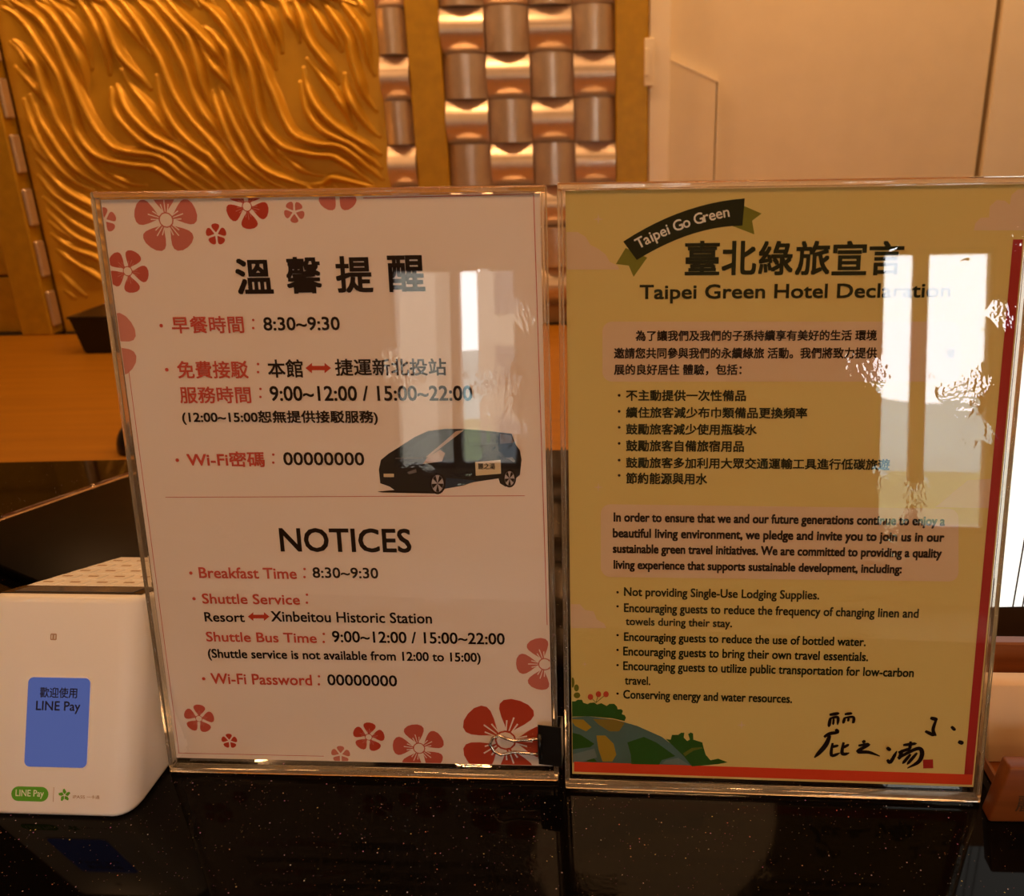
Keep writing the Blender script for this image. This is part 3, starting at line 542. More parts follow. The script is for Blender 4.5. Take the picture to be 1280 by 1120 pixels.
R_POLYS = [
 ('text_panel', 'print_mauve', 1, [(177.98, 238.36), (179.34, 238.14), (180.59, 237.51), (181.62, 236.53), (182.33, 235.3), (182.65, 233.93), (184.15, 214.98), (184.05, 213.59), (183.52, 212.33), (182.64, 211.33), (181.47, 210.69), (180.13, 210.47), (21.48, 210.28), (20.05, 210.51), (18.76, 211.17), (17.74, 212.2), (17.09, 213.49), (16.87, 214.92), (16.94, 234.42), (17.17, 235.82), (17.82, 237.08), (18.84, 238.08), (20.11, 238.72), (21.52, 238.94)]),
 ('text_panel', 'print_mauve', 1, [(184.12, 148.82), (185.53, 148.58), (186.84, 147.9), (187.93, 146.83), (188.67, 145.49), (189.01, 144.0), (191.16, 116.72), (191.06, 115.18), (190.51, 113.8), (189.58, 112.7), (188.36, 111.98), (186.96, 111.73), (20.53, 111.02), (19.03, 111.26), (17.68, 111.98), (16.61, 113.11), (15.92, 114.53), (15.69, 116.1), (15.81, 144.19), (16.05, 145.72), (16.73, 147.1), (17.79, 148.19), (19.12, 148.89), (20.6, 149.13)]),
 ('cloud_print', 'print_mauve', 1, [(-0.09, 280.48), (5.53, 280.42), (9.25, 278.21), (11.47, 274.55), (15.21, 272.69), (18.57, 270.11), (20.43, 266.8), (24.18, 264.94), (24.93, 263.09), (-0.3, 263.29)]),
 ('cloud_print', 'print_mauve', 1, [(185.05, 279.2), (185.49, 282.34), (187.74, 284.76), (191.24, 284.72), (191.18, 289.59), (194.07, 292.32), (197.58, 291.93), (199.82, 290.17), (200.14, 294.31), (202.7, 296.68), (207.51, 296.96), (207.46, 278.95)]),
 ('cloud_print', 'print_mauve', 1, [(-0.34, 96.05), (4.99, 96.16), (7.42, 93.18), (11.92, 92.4), (13.53, 88.08), (17.21, 85.98), (18.43, 83.39), (-0.49, 82.96)]),
 ('cloud_print', 'print_mauve', 1, [(177.3, 149.4), (181.54, 153.05), (186.76, 158.28), (191.98, 163.08), (204.54, 163.99), (204.7, 149.33)]),
 ('sparkle_print', 'print_mauve', 1, [(17.87, 286.05), (15.67, 285.69), (15.26, 283.56), (14.86, 285.7), (12.67, 286.11), (14.87, 286.48), (15.28, 288.6), (15.68, 286.47)]),
 ('sparkle_print', 'print_mauve', 1, [(17.05, 157.76), (15.04, 157.36), (14.66, 155.28), (14.3, 157.35), (12.3, 157.71), (14.31, 158.11), (14.69, 160.18), (15.05, 158.12)]),
 ('sparkle_print', 'print_mauve', 1, [(8.84, 63.25), (7.44, 62.94), (7.17, 61.42), (6.92, 62.93), (5.52, 63.17), (6.93, 63.48), (7.2, 65.0), (7.44, 63.5)]),
 ('sparkle_print', 'print_mauve', 1, [(90.94, 31.39), (88.87, 30.9), (88.56, 28.59), (88.11, 30.88), (86.01, 31.24), (88.08, 31.73), (88.4, 34.04), (88.85, 31.75)]),
 ('ribbon_tail', 'print_olive', 1, [(23.43, 265.68), (27.91, 272.94), (37.99, 268.48), (31.68, 259.73), (29.42, 264.89)]),
 ('ribbon_tail', 'print_olive', 1, [(81.63, 291.33), (90.08, 287.69), (85.83, 284.55), (87.11, 278.47), (76.43, 282.52)]),
 ('ribbon_band', 'print_forest', 2, [(26.79, 275.85), (31.73, 278.83), (36.69, 281.55), (41.67, 284.0), (46.66, 286.2), (51.67, 288.14), (56.71, 289.83), (61.77, 291.26), (66.85, 292.44), (71.96, 293.37), (77.1, 294.06), (82.26, 294.5), (81.53, 282.46), (77.4, 282.38), (73.23, 282.05), (69.0, 281.46), (64.73, 280.61), (60.39, 279.51), (56.0, 278.16), (51.56, 276.54), (47.05, 274.66), (42.48, 272.51), (37.85, 270.1), (33.15, 267.42)]),
 ('globe_print', 'print_teal', 1, [(-1.78, 32.72), (8.37, 33.82), (22.79, 32.3), (34.31, 29.12), (47.28, 23.22), (55.97, 16.37), (63.31, 7.05), (-2.09, 6.72)]),
 ('bush_print', 'print_green', 2, [(-1.67, 42.16), (1.94, 42.11), (3.39, 43.1), (5.55, 43.16), (6.26, 41.46), (8.42, 40.74), (9.86, 41.57), (12.02, 41.79), (13.46, 40.66), (15.62, 41.5), (18.49, 40.03), (19.93, 41.24), (22.44, 41.32), (23.87, 39.8), (24.23, 38.24), (26.03, 38.45), (26.96, 37.54), (26.39, 35.56), (27.82, 35.06), (28.54, 33.67), (27.83, 31.68), (21.35, 33.05), (8.37, 33.82), (-1.78, 33.11)]),
 ('land_print', 'print_mustard', 2, [(-0.7, 31.96), (6.18, 31.78), (10.5, 27.57), (7.58, 25.09), (1.8, 28.08)]),
 ('land_print', 'print_ochre', 2, [(11.25, 32.34), (22.79, 32.3), (27.83, 30.49), (24.95, 25.66), (19.9, 25.49), (14.12, 29.27)]),
 ('land_print', 'print_mustard', 2, [(13.01, 22.88), (17.72, 23.04), (22.06, 18.41), (23.5, 12.06), (21.32, 7.96), (16.21, 7.78), (14.06, 14.94)]),
 ('land_print', 'print_green', 2, [(-1.88, 24.63), (4.65, 23.01), (11.89, 18.06), (9.7, 15.99), (-2.0, 13.98)]),
 ('land_print', 'print_green', 2, [(29.29, 19.45), (37.94, 22.91), (44.44, 19.96), (54.59, 12.34), (47.42, 9.69), (46.0, 7.07), (31.5, 6.87), (31.12, 12.32)]),
 ('land_print', 'print_green', 2, [(7.44, 7.47), (10.76, 10.81), (13.29, 7.51)]),
 ('water_print', 'print_sky', 2.2, [(-2.04, 10.76), (11.88, 15.26), (13.31, 10.09), (5.25, 7.39), (-2.09, 6.97)]),
 ('water_print', 'print_sky', 2.2, [(47.44, 7.68), (49.58, 9.77), (56.05, 11.43), (62.59, 7.18)]),
 ('bush_print', 'print_green', 2.5, [(49.44, 22.11), (51.96, 21.8), (52.64, 24.59), (55.86, 24.69), (57.27, 25.92), (59.05, 25.98), (58.74, 23.21), (60.56, 21.29), (61.97, 22.13), (60.99, 25.26), (62.26, 26.24), (63.55, 25.73), (63.76, 22.19), (68.43, 20.76), (69.2, 17.62), (70.36, 13.69), (72.93, 10.59), (76.84, 11.69), (81.89, 9.71), (76.91, 8.5), (63.32, 6.65), (58.91, 12.49)]),
 ('bush_print', 'print_leaf', 3, [(58.52, 14.07), (63.13, 17.41), (68.12, 17.98), (68.85, 17.45), (63.87, 15.85), (59.62, 12.52)]),
 ('leaf_print', 'print_leaf', 2, [(1.76, 52.79), (1.61, 51.31), (1.23, 50.22), (0.72, 49.81), (0.22, 50.19), (-0.13, 51.26), (-0.25, 52.73), (-0.1, 54.21), (0.28, 55.3), (0.79, 55.7), (1.29, 55.32), (1.64, 54.26)]),
 ('leaf_print', 'print_leaf', 2, [(4.03, 49.82), (3.85, 48.81), (3.37, 48.05), (2.72, 47.76), (2.07, 48.01), (1.6, 48.74), (1.44, 49.75), (1.63, 50.76), (2.11, 51.52), (2.76, 51.81), (3.4, 51.55), (3.87, 50.83)]),
 ('leaf_print', 'print_leaf', 2, [(4.71, 45.64), (4.47, 44.77), (3.83, 44.12), (2.97, 43.87), (2.1, 44.07), (1.48, 44.68), (1.25, 45.54), (1.49, 46.4), (2.13, 47.05), (3.0, 47.3), (3.86, 47.1), (4.49, 46.49)]),
 ('bud_print', 'print_rust', 2, [(11.47, 44.9), (11.27, 44.03), (10.74, 43.39), (10.02, 43.14), (9.3, 43.35), (8.78, 43.96), (8.59, 44.81), (8.79, 45.68), (9.32, 46.32), (10.04, 46.57), (10.76, 46.36), (11.28, 45.75)]),
 ('stem_print', 'print_leaf', 1.8, [(10.16, 44.97), (9.9, 44.74), (12.76, 41.54), (13.02, 41.77)]),
 ('bud_print', 'print_rust', 2, [(15.64, 46.58), (15.44, 45.71), (14.91, 45.07), (14.2, 44.82), (13.48, 45.03), (12.96, 45.64), (12.77, 46.49), (12.97, 47.36), (13.49, 48.0), (14.21, 48.25), (14.93, 48.04), (15.45, 47.43)]),
 ('stem_print', 'print_leaf', 1.8, [(14.37, 46.49), (14.03, 46.58), (12.72, 41.7), (13.06, 41.61)]),
 ('bud_print', 'print_rust', 2, [(19.58, 46.69), (19.39, 45.83), (18.86, 45.19), (18.14, 44.94), (17.43, 45.14), (16.9, 45.76), (16.71, 46.61), (16.91, 47.47), (17.44, 48.11), (18.15, 48.36), (18.87, 48.15), (19.39, 47.54)]),
 ('stem_print', 'print_leaf', 1.8, [(18.27, 46.52), (18.03, 46.78), (12.77, 41.78), (13.01, 41.53)]),
 ('stem_print', 'print_leaf', 1.8, [(0.11, 53.89), (-0.29, 53.9), (-0.57, 41.82), (-0.17, 41.81)]),
 ('red_band', 'print_scarlet', 1.5, [(1.0, 1.3), (207.0, 1.3), (207.0, 7.2), (1.0, 7.2)]),
 ('red_band', 'print_crimson', 1.6, [(202.6, 7.2), (207.0, 7.2), (207.0, 275.05), (202.6, 275.05)]),
 ('seal_print', 'print_crimson', 1, [(181.36, 14.75), (186.37, 15.08), (186.88, 10.0), (181.85, 9.74)]),
]
R_ARC = [
 ('T', 35.71, 273.3, 27.93),
 ('a', 38.62, 274.79, 26.32),
 ('i', 40.77, 275.83, 25.22),
 ('p', 43.02, 276.86, 24.08),
 ('e', 46.01, 278.15, 22.53),
 ('i', 48.23, 279.05, 21.46),
 ('G', 52.74, 280.72, 19.28),
 ('o', 56.47, 281.97, 17.55),
 ('G', 62.01, 283.59, 15.12),
 ('r', 65.28, 284.43, 13.72),
 ('e', 68.0, 285.07, 12.6),
 ('e', 71.11, 285.73, 11.34),
 ('n', 74.31, 286.33, 10.1),
]
R_STROKES = [
 (1.45, [(132.84, 38.55), (137.85, 39.63)]),
 (1.3, [(140.44, 39.1), (144.34, 39.83)]),
 (1.45, [(133.41, 36.87), (132.83, 31.67)]),
 (1.3, [(133.29, 36.56), (137.07, 37.3), (137.15, 32.97)]),
 (1.01, [(135.08, 36.77), (135.0, 32.9)]),
 (1.3, [(140.6, 37.33), (139.95, 33.83)]),
 (1.3, [(140.54, 37.1), (144.73, 37.69), (145.15, 35.16), (144.36, 34.44)]),
 (1.01, [(142.61, 37.32), (142.38, 35.07)]),
 (1.59, [(136.37, 30.62), (137.99, 28.73)]),
 (1.59, [(130.67, 25.91), (133.71, 28.04), (138.2, 28.73)]),
 (2.03, [(133.62, 27.03), (131.6, 21.1), (126.33, 13.99)]),
 (1.45, [(135.23, 22.78), (135.02, 15.71), (139.28, 17.28)]),
 (1.3, [(134.44, 20.25), (138.37, 21.48)]),
 (1.59, [(140.78, 23.36), (140.23, 17.86), (141.42, 16.57), (144.03, 17.44)]),
 (1.3, [(140.4, 19.98), (143.62, 22.29)]),
 (1.59, [(150.45, 24.7), (151.5, 23.33)]),
 (1.59, [(148.32, 21.66), (153.62, 22.62), (148.16, 18.37), (153.75, 18.09), (159.57, 16.1)]),
 (1.59, [(162.73, 21.22), (164.78, 19.41)]),
 (1.59, [(163.36, 14.35), (165.06, 12.84), (167.9, 19.36)]),
 (1.45, [(170.79, 22.74), (177.61, 23.9)]),
 (1.45, [(174.43, 25.04), (174.28, 20.21)]),
 (1.45, [(168.65, 18.45), (175.04, 21.17)]),
 (1.59, [(170.62, 20.08), (169.26, 14.4)]),
 (1.88, [(168.52, 15.16), (177.82, 20.95), (180.57, 19.02), (179.35, 13.74), (173.74, 9.69)]),
 (1.45, [(174.93, 17.73), (171.15, 12.11)]),
 (1.45, [(178.11, 18.62), (173.46, 11.72)]),
 (1.74, [(183.3, 38.43), (187.06, 37.48)]),
 (1.45, [(186.36, 37.76), (185.15, 31.81), (186.91, 28.39)]),
 (1.59, [(181.24, 30.99), (186.21, 28.53)]),
 (1.45, [(194.0, 34.02), (196.22, 31.78)]),
 (1.88, [(198.07, 25.67), (200.88, 24.69)]),
]


# ================================================================== SETTING
FLOOR, CEIL = -1.05, 1.75
YB, YF = 3.05, -4.5
def plate(name, verts, material, kind='structure'):
    return tag(pyd(name, verts, [tuple(range(len(verts)))], material), kind=kind)
tag(box('floor', -3.6, 3.6, -4.7, 3.2, FLOOR - .1, FLOOR, 'floor_stone'), kind='structure')
tag(box('ceiling', -3.6, 3.6, -4.7, 3.2, CEIL, CEIL + .1, 'ceiling_paint'), kind='structure')
tag(box('wall_left', -3.7, -3.6, -4.7, 3.2, FLOOR, CEIL, 'plaster_lobby'), kind='structure')
tag(box('wall_right', 3.6, 3.7, -4.7, 3.2, FLOOR, CEIL, 'plaster_cream'), kind='structure')
def back_wall():      # cream wall with an open vertical joint, 2 cm wide and 10 cm deep
    bm = bmesh.new()
    box_bm(bm, -3.6, 1.362, YB + .06, YB + .16, FLOOR, CEIL); box_bm(bm, 1.382, 3.6, YB + .06, YB + .16, FLOOR, CEIL)
    me = bpy.data.meshes.new('wall_back'); bm.to_mesh(me); bm.free()
    return tag(link('wall_back', me, 'plaster_cream'), kind='structure')
back_wall()
# lobby wall behind the viewer, with two window openings
WINS = [(-1.80, -0.98, -0.55, 0.72), (1.03, 1.68, -0.62, 1.05)]
def lobby_wall():
    bm = bmesh.new()
    xs = [-3.6] + [x for w in WINS for x in w[:2]] + [3.6]
    for i in range(0, len(xs), 2): box_bm(bm, xs[i], xs[i + 1], YF - .12, YF, FLOOR, CEIL)
    for x0, x1, z0, z1 in WINS:
        box_bm(bm, x0, x1, YF - .12, YF, FLOOR, z0); box_bm(bm, x0, x1, YF - .12, YF, z1, CEIL)
    me = bpy.data.meshes.new('wall_front'); bm.to_mesh(me); bm.free()
    return tag(link('wall_front', me, 'plaster_lobby'), kind='structure')
lobby_wall()
for i, (x0, x1, z0, z1) in enumerate(WINS):
    w = tag(empty('window_%d' % (i + 1), ((x0 + x1) / 2, YF - .06, z0)), kind='structure')
    hw = (x1 - x0) / 2; hh = z1 - z0
    mull = 0.0 if i == 0 else 1.270 - (x0 + x1) / 2
    mw = 0.03 if i == 0 else 0.042
    box('window_pane', -hw, hw, -.004, .004, 0, hh, 'window_glass', w)
    box('mullion', mull - mw, mull + mw, -.03, .03, 0, hh, 'window_frame_dark', w)
    for n, a in (('frame_left', (-hw, -hw + .03, 0, hh)), ('frame_right', (hw - .03, hw, 0, hh)), ('frame_top', (-hw, hw, hh - .03, hh)), ('window_sill', (-hw, hw, 0, .04))):
        box(n, a[0], a[1], -.04, .04, a[2], a[3], 'window_frame_dark', w)

# outside the lobby windows
tag(pyd('ground_outside', [(-60, -4.7, -6), (60, -4.7, -6), (60, -120, -6), (-60, -120, -6)], [(0, 1, 2, 3)], 'lawn'), kind='structure')
def hills():
    V = []; F = []; n = 60
    for j in range(6):
        for i in range(n + 1):
            x = -90 + 180 * i / n; y = -70 - j * 9
            h = -6 + (5.6 + 1.0 * math.sin(x * .08 + 1) + .9 * math.sin(x * .19)) * math.sin(min(1, j / 4) * math.pi / 2)
            V.append((x, y, h))
    for j in range(5):
        for i in range(n): a = j * (n + 1) + i; F.append((a, a + 1, a + n + 2, a + n + 1))
    return tag(pyd('hills', V, F, 'hill_green', None, True), kind='structure')
hills()
def building(x0, x1, y0, y1, top, label):
    b = empty('apartment_building', ((x0 + x1) / 2, (y0 + y1) / 2, -6))
    hx = (x1 - x0) / 2; hy = (y1 - y0) / 2; H = top + 6
    box('facade', -hx, hx, -hy, hy, 0, H, 'facade_pale', b)
    box('roof_parapet', -hx - .15, hx + .15, -hy - .15, hy + .15, H, H + .25, 'facade_pale', b)
    for r_ in range(int(H // 1.6)):
        for c_ in range(int(2 * hx // 1.5)):
            x = -hx + .4 + c_ * 1.5
            box('window', x, x + .8, hy, hy + .03, .5 + r_ * 1.6, 1.4 + r_ * 1.6, 'facade_window', b)
    return tag(b, label, 'building')
building(-9.6, -5.45, -19.2, -18, 4.6, 'pale apartment block outside the lobby window, taller of the two')
building(-4.5, 0.6, -19.2, -18, 4.2, 'pale apartment block outside the lobby window, lower of the two')
def tree(x, y, z, r, h, seed, label):
    rnd = random.Random(seed)
    t = empty('leafy_tree', (x, y, -6))
    tube('trunk', [(0, 0, 0), (.1, 0, (z + 6) * .5), (0, .1, z + 6)], .14, 'bark', t)
    V = []; F = []
    for i in range(900):
        a = rnd.uniform(0, 6.283); b = math.acos(rnd.uniform(-1, 1)); q = rnd.random() ** .4
        c = Vector((r * q * math.sin(b) * math.cos(a), r * q * math.sin(b) * math.sin(a), z + 6 + h * q * math.cos(b)))
        d1 = Vector((rnd.gauss(0, 1), rnd.gauss(0, 1), rnd.gauss(0, 1))).normalized() * rnd.uniform(.08, .17)
        d2 = d1.cross(Vector((rnd.gauss(0, 1), rnd.gauss(0, 1), rnd.gauss(0, 1)))).normalized() * .07
        k = len(V); V += [c - d1, c + d2, c + d1, c - d2]; F.append((k, k + 1, k + 2, k + 3))
    pyd('foliage', V, F, 'leaf_dark', t)
    return tag(t, label, 'tree')
tree(3.95, -9.6, 0.75, .75, .95, 4, 'leafy dark green tree outside the lobby window')

# ================================================================== BACK WALL DRESSING
X0, X1, ZA, ZB = -1.838, -0.634, -0.30, 1.74
def ridge(pts, parent):
    if len(pts) < 3: return
    P = [Vector(p) for p in pts]; Q = []
    for i in range(len(P) - 1):
        a = P[max(i - 1, 0)]; b = P[i]; c = P[i + 1]; d_ = P[min(i + 2, len(P) - 1)]
        for k in range(4):
            f = k / 4
            Q.append(.5 * ((2 * b) + (c - a) * f + (2 * a - 5 * b + 4 * c - d_) * f * f + (3 * b - a - 3 * c + d_) * f ** 3))
    Q.append(P[-1])
    Q = [q for q in Q if X0 + .018 < q.x < X1 - .018 and ZA + .004 < q.y < ZB - .004]
    if len(Q) < 4: return
    n = len(Q); V = []; F = []; S = 11
    for i, q in enumerate(Q):
        tg = (Q[min(i + 1, n - 1)] - Q[max(i - 1, 0)]).normalized(); nn = Vector((-tg.y, tg.x))
        e = min(i, n - 1 - i); tp = min(1.0, .05 + e * .085); tp = tp * tp * (3 - 2 * tp)
        hw = .0225 * (.55 + .45 * tp) * (.72 + .36 * abs(tg.y)); hh = .003 + .029 * tp
        for s in range(S):
            an = -1 + 2 * s / (S - 1)
            V.append((q.x + nn.x * hw * an, YB + .002 - hh * (.5 + .5 * math.cos(math.pi * an)) ** .85, q.y + nn.y * hw * an))
    for i in range(n - 1):
        for s in range(S - 1): F.append((i * S + s, i * S + s + 1, (i + 1) * S + s + 1, (i + 1) * S + s))
    F.append(tuple(range(S))); F.append(tuple((n - 1) * S + s for s in range(S))[::-1])
    me = bpy.data.meshes.new('wave_ridge'); me.from_pydata(V, [], F)
    bm = bmesh.new(); bm.from_mesh(me); bmesh.ops.recalc_face_normals(bm, faces=bm.faces); bm.to_mesh(me); bm.free()
    link('wave_ridge', me, 'gold_relief', parent, True)
def relief():
    t = empty('relief_panel', (0, 0, 0))
    box('backing_board', X0, X1, YB - .0, YB + .055, ZA, ZB, 'gold_relief', t)
    for w_ in WAVES:
        ridge(w_, t)
        for up_ in (.555, 1.11): ridge([(x_, z_ + up_) for x_, z_ in w_ if z_ > .165], t)
        low = [(x_, z_ - .535) for x_, z_ in w_ if x_ > -1.56 and .165 < z_ < .735]
        if len(low) > 3: ridge(low, t)
    return tag(t, 'gold wall panel carved with flowing wavy ridges', 'wall panel')
relief()
# gold pilaster to the left of the waves, and the plain panel beyond it
p = empty('gold_pilaster', (-1.905, YB, -.3))
box('shaft', -.055, .052, -.06, .04, 0, 2.04, 'gold_frame', p, .004, 1)
for k in range(12):
    box('satin_inlay', .0525, .066, -.052, -.01, .03 + k * .17, .15 + k * .17, 'satin_metal', p, .004, 1)
tag(p, 'gold upright strip with pale inlays left of the wavy panel', 'pilaster')
p = empty('gold_side_panel', (-2.4, YB, -.3))
for k in range(5):
    box('panel_board', -.5, .435, -.012, .04, .004 + k * .2 + .0, .196 + k * .2, 'gold_frame', p, .003, 1)
for k in range(5):
    box('panel_board', -.5, .435, -.012, .04, 1.004 + k * .2, 1.196 + k * .2 if k < 4 else 2.03, 'gold_frame', p, .003, 1)
tag(p, 'plain gold boarded panel at the far side of the gold strip', 'wall panel')

# woven metal screen: bulging tiles turned alternately, between gold uprights
def tile_mesh(w, h, vertical, depth=.052, seg=16):
    V = []; F = []
    n = w if vertical else h
    for s in range(seg + 1):
        f = s / seg; y = -depth * math.sin(math.pi * (.08 + .84 * f)) ; a = (f - .5)
        for e in (-.5, .5):
            V.append((a * w, y, e * h) if vertical else (e * w, y, a * h))
    for s in range(seg):
        F.append((2 * s, 2 * s + 2, 2 * s + 3, 2 * s + 1) if vertical else (2 * s, 2 * s + 1, 2 * s + 3, 2 * s + 2))
    b = len(V)
    # closed ends and back
    ends = [[2 * s for s in range(seg + 1)], [2 * s + 1 for s in range(seg + 1)]]
    k0 = len(V)
    V += [(-w / 2, 0, -h / 2), (w / 2, 0, -h / 2), (w / 2, 0, h / 2), (-w / 2, 0, h / 2)]
    F.append((k0, k0 + 3, k0 + 2, k0 + 1))
    if vertical:
        F.append(tuple([k0] + ends[0] + [k0 + 1])); F.append(tuple([k0 + 2] + ends[1][::-1] + [k0 + 3]))
        F.append((k0, k0 + 3, 1, 0)); F.append((k0 + 1, 2 * seg, 2 * seg + 1, k0 + 2))
    else:
        F.append(tuple([k0 + 3] + ends[0][::-1] + [k0])); F.append(tuple([k0 + 1] + ends[1] + [k0 + 2]))
        F.append((k0, 0, 1, k0 + 1)); F.append((k0 + 3, k0 + 2, 2 * seg + 1, 2 * seg))
    me = bpy.data.meshes.new('woven_tile'); me.from_pydata(V, [], F); me.update()
    bm = bmesh.new(); bm.from_mesh(me); bmesh.ops.recalc_face_normals(bm, faces=bm.faces); bm.to_mesh(me); bm.free()
    me.materials.append(MATS['satin_metal'])
    ax = 0 if vertical else 2
    for p_ in me.polygons: p_.use_smooth = False
    return me
scr = empty('woven_screen', (0, YB, -.3))
box('backing_board', -.632, .229, .0, .055, 0, 2.04, 'tile_backing', scr)
box('gold_upright', -.535, -.43, -.045, -.001, 0, 2.04, 'gold_frame', scr, .004, 1)
box('gold_upright', .124, .229, -.045, -.001, 0, 2.04, 'gold_frame', scr, .004, 1)
cols = [-.43, -.29, -.149, -.0115, .124]
PZ = .1355
tm = {}
for ci in range(4):
    for v in (0, 1): tm[(ci, v)] = tile_mesh(cols[ci + 1] - cols[ci] - .003, PZ - .003, bool(v))
for v in (0, 1): tm[(9, v)] = tile_mesh(.092, PZ - .003, bool(v))
for rz in range(-7, 8):
    zc = .712 - PZ / 2 - rz * PZ
    if zc + PZ / 2 > 1.74 or zc - PZ / 2 < -.3: continue
    for ci in range(4):
        o = bpy.data.objects.new('woven_tile', tm[(ci, (rz + ci) % 2)]); COL.objects.link(o)
        o.parent = scr; o.location = ((cols[ci] + cols[ci + 1]) / 2, -.002, zc + .3)
    o = bpy.data.objects.new('woven_tile', tm[(9, (rz + 1) % 2)]); COL.objects.link(o)
    o.parent = scr; o.location = (-.5835, -.002, zc + .3)
tag(scr, 'screen of woven satin metal squares between gold uprights', 'screen')

# cream wall at the right: jamb, hinge, groove and a low slant-topped panel
j = tag(box('trim_1', .231, .300, YB - .035, YB + .06, FLOOR, CEIL, 'plaster_jamb', None, .003, 1), kind='structure')
box('hinge_plate', .216, .246, YB - .05, YB - .036, .47, .61, 'plaster_jamb', j, .002, 1)
box('hinge_pin', .218, .228, YB - .058, YB - .048, .50, .58, 'plaster_jamb', j, .002, 1)
prism('slanted_panel', [(.302, -1.05), (.458, -1.05), (.458, .482), (.302, .55)], YB + .03, YB + .06, lambda a, b, h: (a, h, b), 'plaster_cream')
tag(bpy.data.objects['slanted_panel'], 'low cream panel with slanted top edge on the cream wall', 'wall panel')
prism('panel_edging', [(.302, .55), (.458, .482), (.463, .482), (.463, -1.05), (.466, -1.05), (.466, .487), (.302, .556)], YB + .028, YB + .0598, lambda a, b, h: (a, h, b), 'plaster_jamb', bpy.data.objects['slanted_panel'])
tag(box('trim_2', 1.352, 1.392, YB + .1605, YB + .175, FLOOR, CEIL, 'plaster_cream'), kind='structure')
tag(box('trim_3', 1.382, 3.6, YB + .045, YB + .0605, FLOOR, CEIL, 'plaster_jamb'), kind='structure')

# ================================================================== DESK AND COUNTER
d = empty('staff_desk', (0, 2.1, FLOOR))
box('desktop', -3.2, 1.0, -.95, .90, .71, .75, 'desk_wood', d, .004, 1)
box('desk_front', -3.15, .95, -.93, -.90, 0, .71, 'desk_wood', d)
box('desk_end', .92, .95, -.90, .88, 0, .71, 'desk_wood', d)
tag(d, 'long orange wooden desk behind the black counter', 'desk')
cn = empty('reception_counter', (0, .5, FLOOR))
def cpt(x, y): return x, y
# far edge runs almost straight: (-.641,.889) .. (-.508,.904)
prism('countertop', [(-2.6, -.45), (2.2, -.45), (2.2, .42), (-2.6, .375)], 1.01, 1.05, lambda a, b, h: (a, b, h), 'black_granite', cn)
prism('counter_body', [(-2.55, -.40), (2.15, -.40), (2.15, .36), (-2.55, .33)], 0, 1.01, lambda a, b, h: (a, b, h), 'counter_wood', cn)
tag(cn, 'polished black granite reception counter with fine sparkles', 'counter')

# ================================================================== SIGNS
def sign_matrix(x, y, yaw, lean, z=.008):
    a = Vector((math.cos(yaw), math.sin(yaw), 0)); n0 = Vector((-math.sin(yaw), math.cos(yaw), 0))
    u = Vector((0, 0, 1)) * math.cos(lean) + n0 * math.sin(lean)
    M = Matrix((a, u, a.cross(u))).transposed().to_4x4(); M.translation = (x, y, z)
    return M
SIGN = {'L': (-.12443, .38642, R(-3.44088), R(6.55651), .20905, .29723), 'R': (.09405, .36616, R(-4.30070), R(8.13510), .20780, .29896)}
def holder(key, ml, mr, mt, mb, label):
    x, y, yaw, lean, w, h = SIGN[key]
    M = sign_matrix(x, y, yaw, lean)
    t = empty('sign_holder', mtx=M)
    x0, x1, y0, y1 = -w / 2 - ml, w / 2 + mr, -mb, h + mt
    e = .0028
    box('front_sheet', x0 + e, x1 - e, y0 + e, y1 - e, .0007, .0027, 'clear_acrylic', t)
    box('back_sheet', x0 + e, x1 - e, y0 + e, y1 - e, -.0027, -.0007, 'clear_acrylic', t)
    box('top_edge', x0, x1, y1 - e, y1, -.0029, .0029, 'acrylic_edge', t, .0009, 3)
    box('bottom_edge', x0, x1, y0, y0 + e, -.0029, .0029, 'acrylic_edge', t, .0009, 3)
    box('side_edge', x0, x0 + e * .8, y0 + e, y1 - e, -.0029, .0029, 'acrylic_edge', t, .0007, 2)
    box('side_edge', x1 - e * .8, x1, y0 + e, y1 - e, -.0029, .0029, 'acrylic_edge', t, .0007, 2)
    # foot plate lying on the counter behind the leaning sheet
    inv = M.inverted()
    def lp(a, b, hgt):   # counter plane coordinates -> holder local
        ax = Vector((math.cos(yaw), math.sin(yaw), 0)); nx = Vector((-math.sin(yaw), math.cos(yaw), 0))
        return inv @ (Vector((x, y, 0)) + ax * a + nx * b + Vector((0, 0, hgt)))
    prism('foot_plate', [(x0 + .008, .004), (x1 - .008, .004), (x1 - .008, .075), (x0 + .008, .075)], .0004, .0028, lambda a, b, hh: lp(a, b, hh), 'clear_acrylic', t)
    return tag(t, label, 'sign holder')
holder('L', .0036, .0030, .0035, .0076, 'clear acrylic stand holding the white pink-flowered notice')
holder('R', .0036, .0034, .0034, .0074, 'clear acrylic stand holding the cream green-hotel declaration')

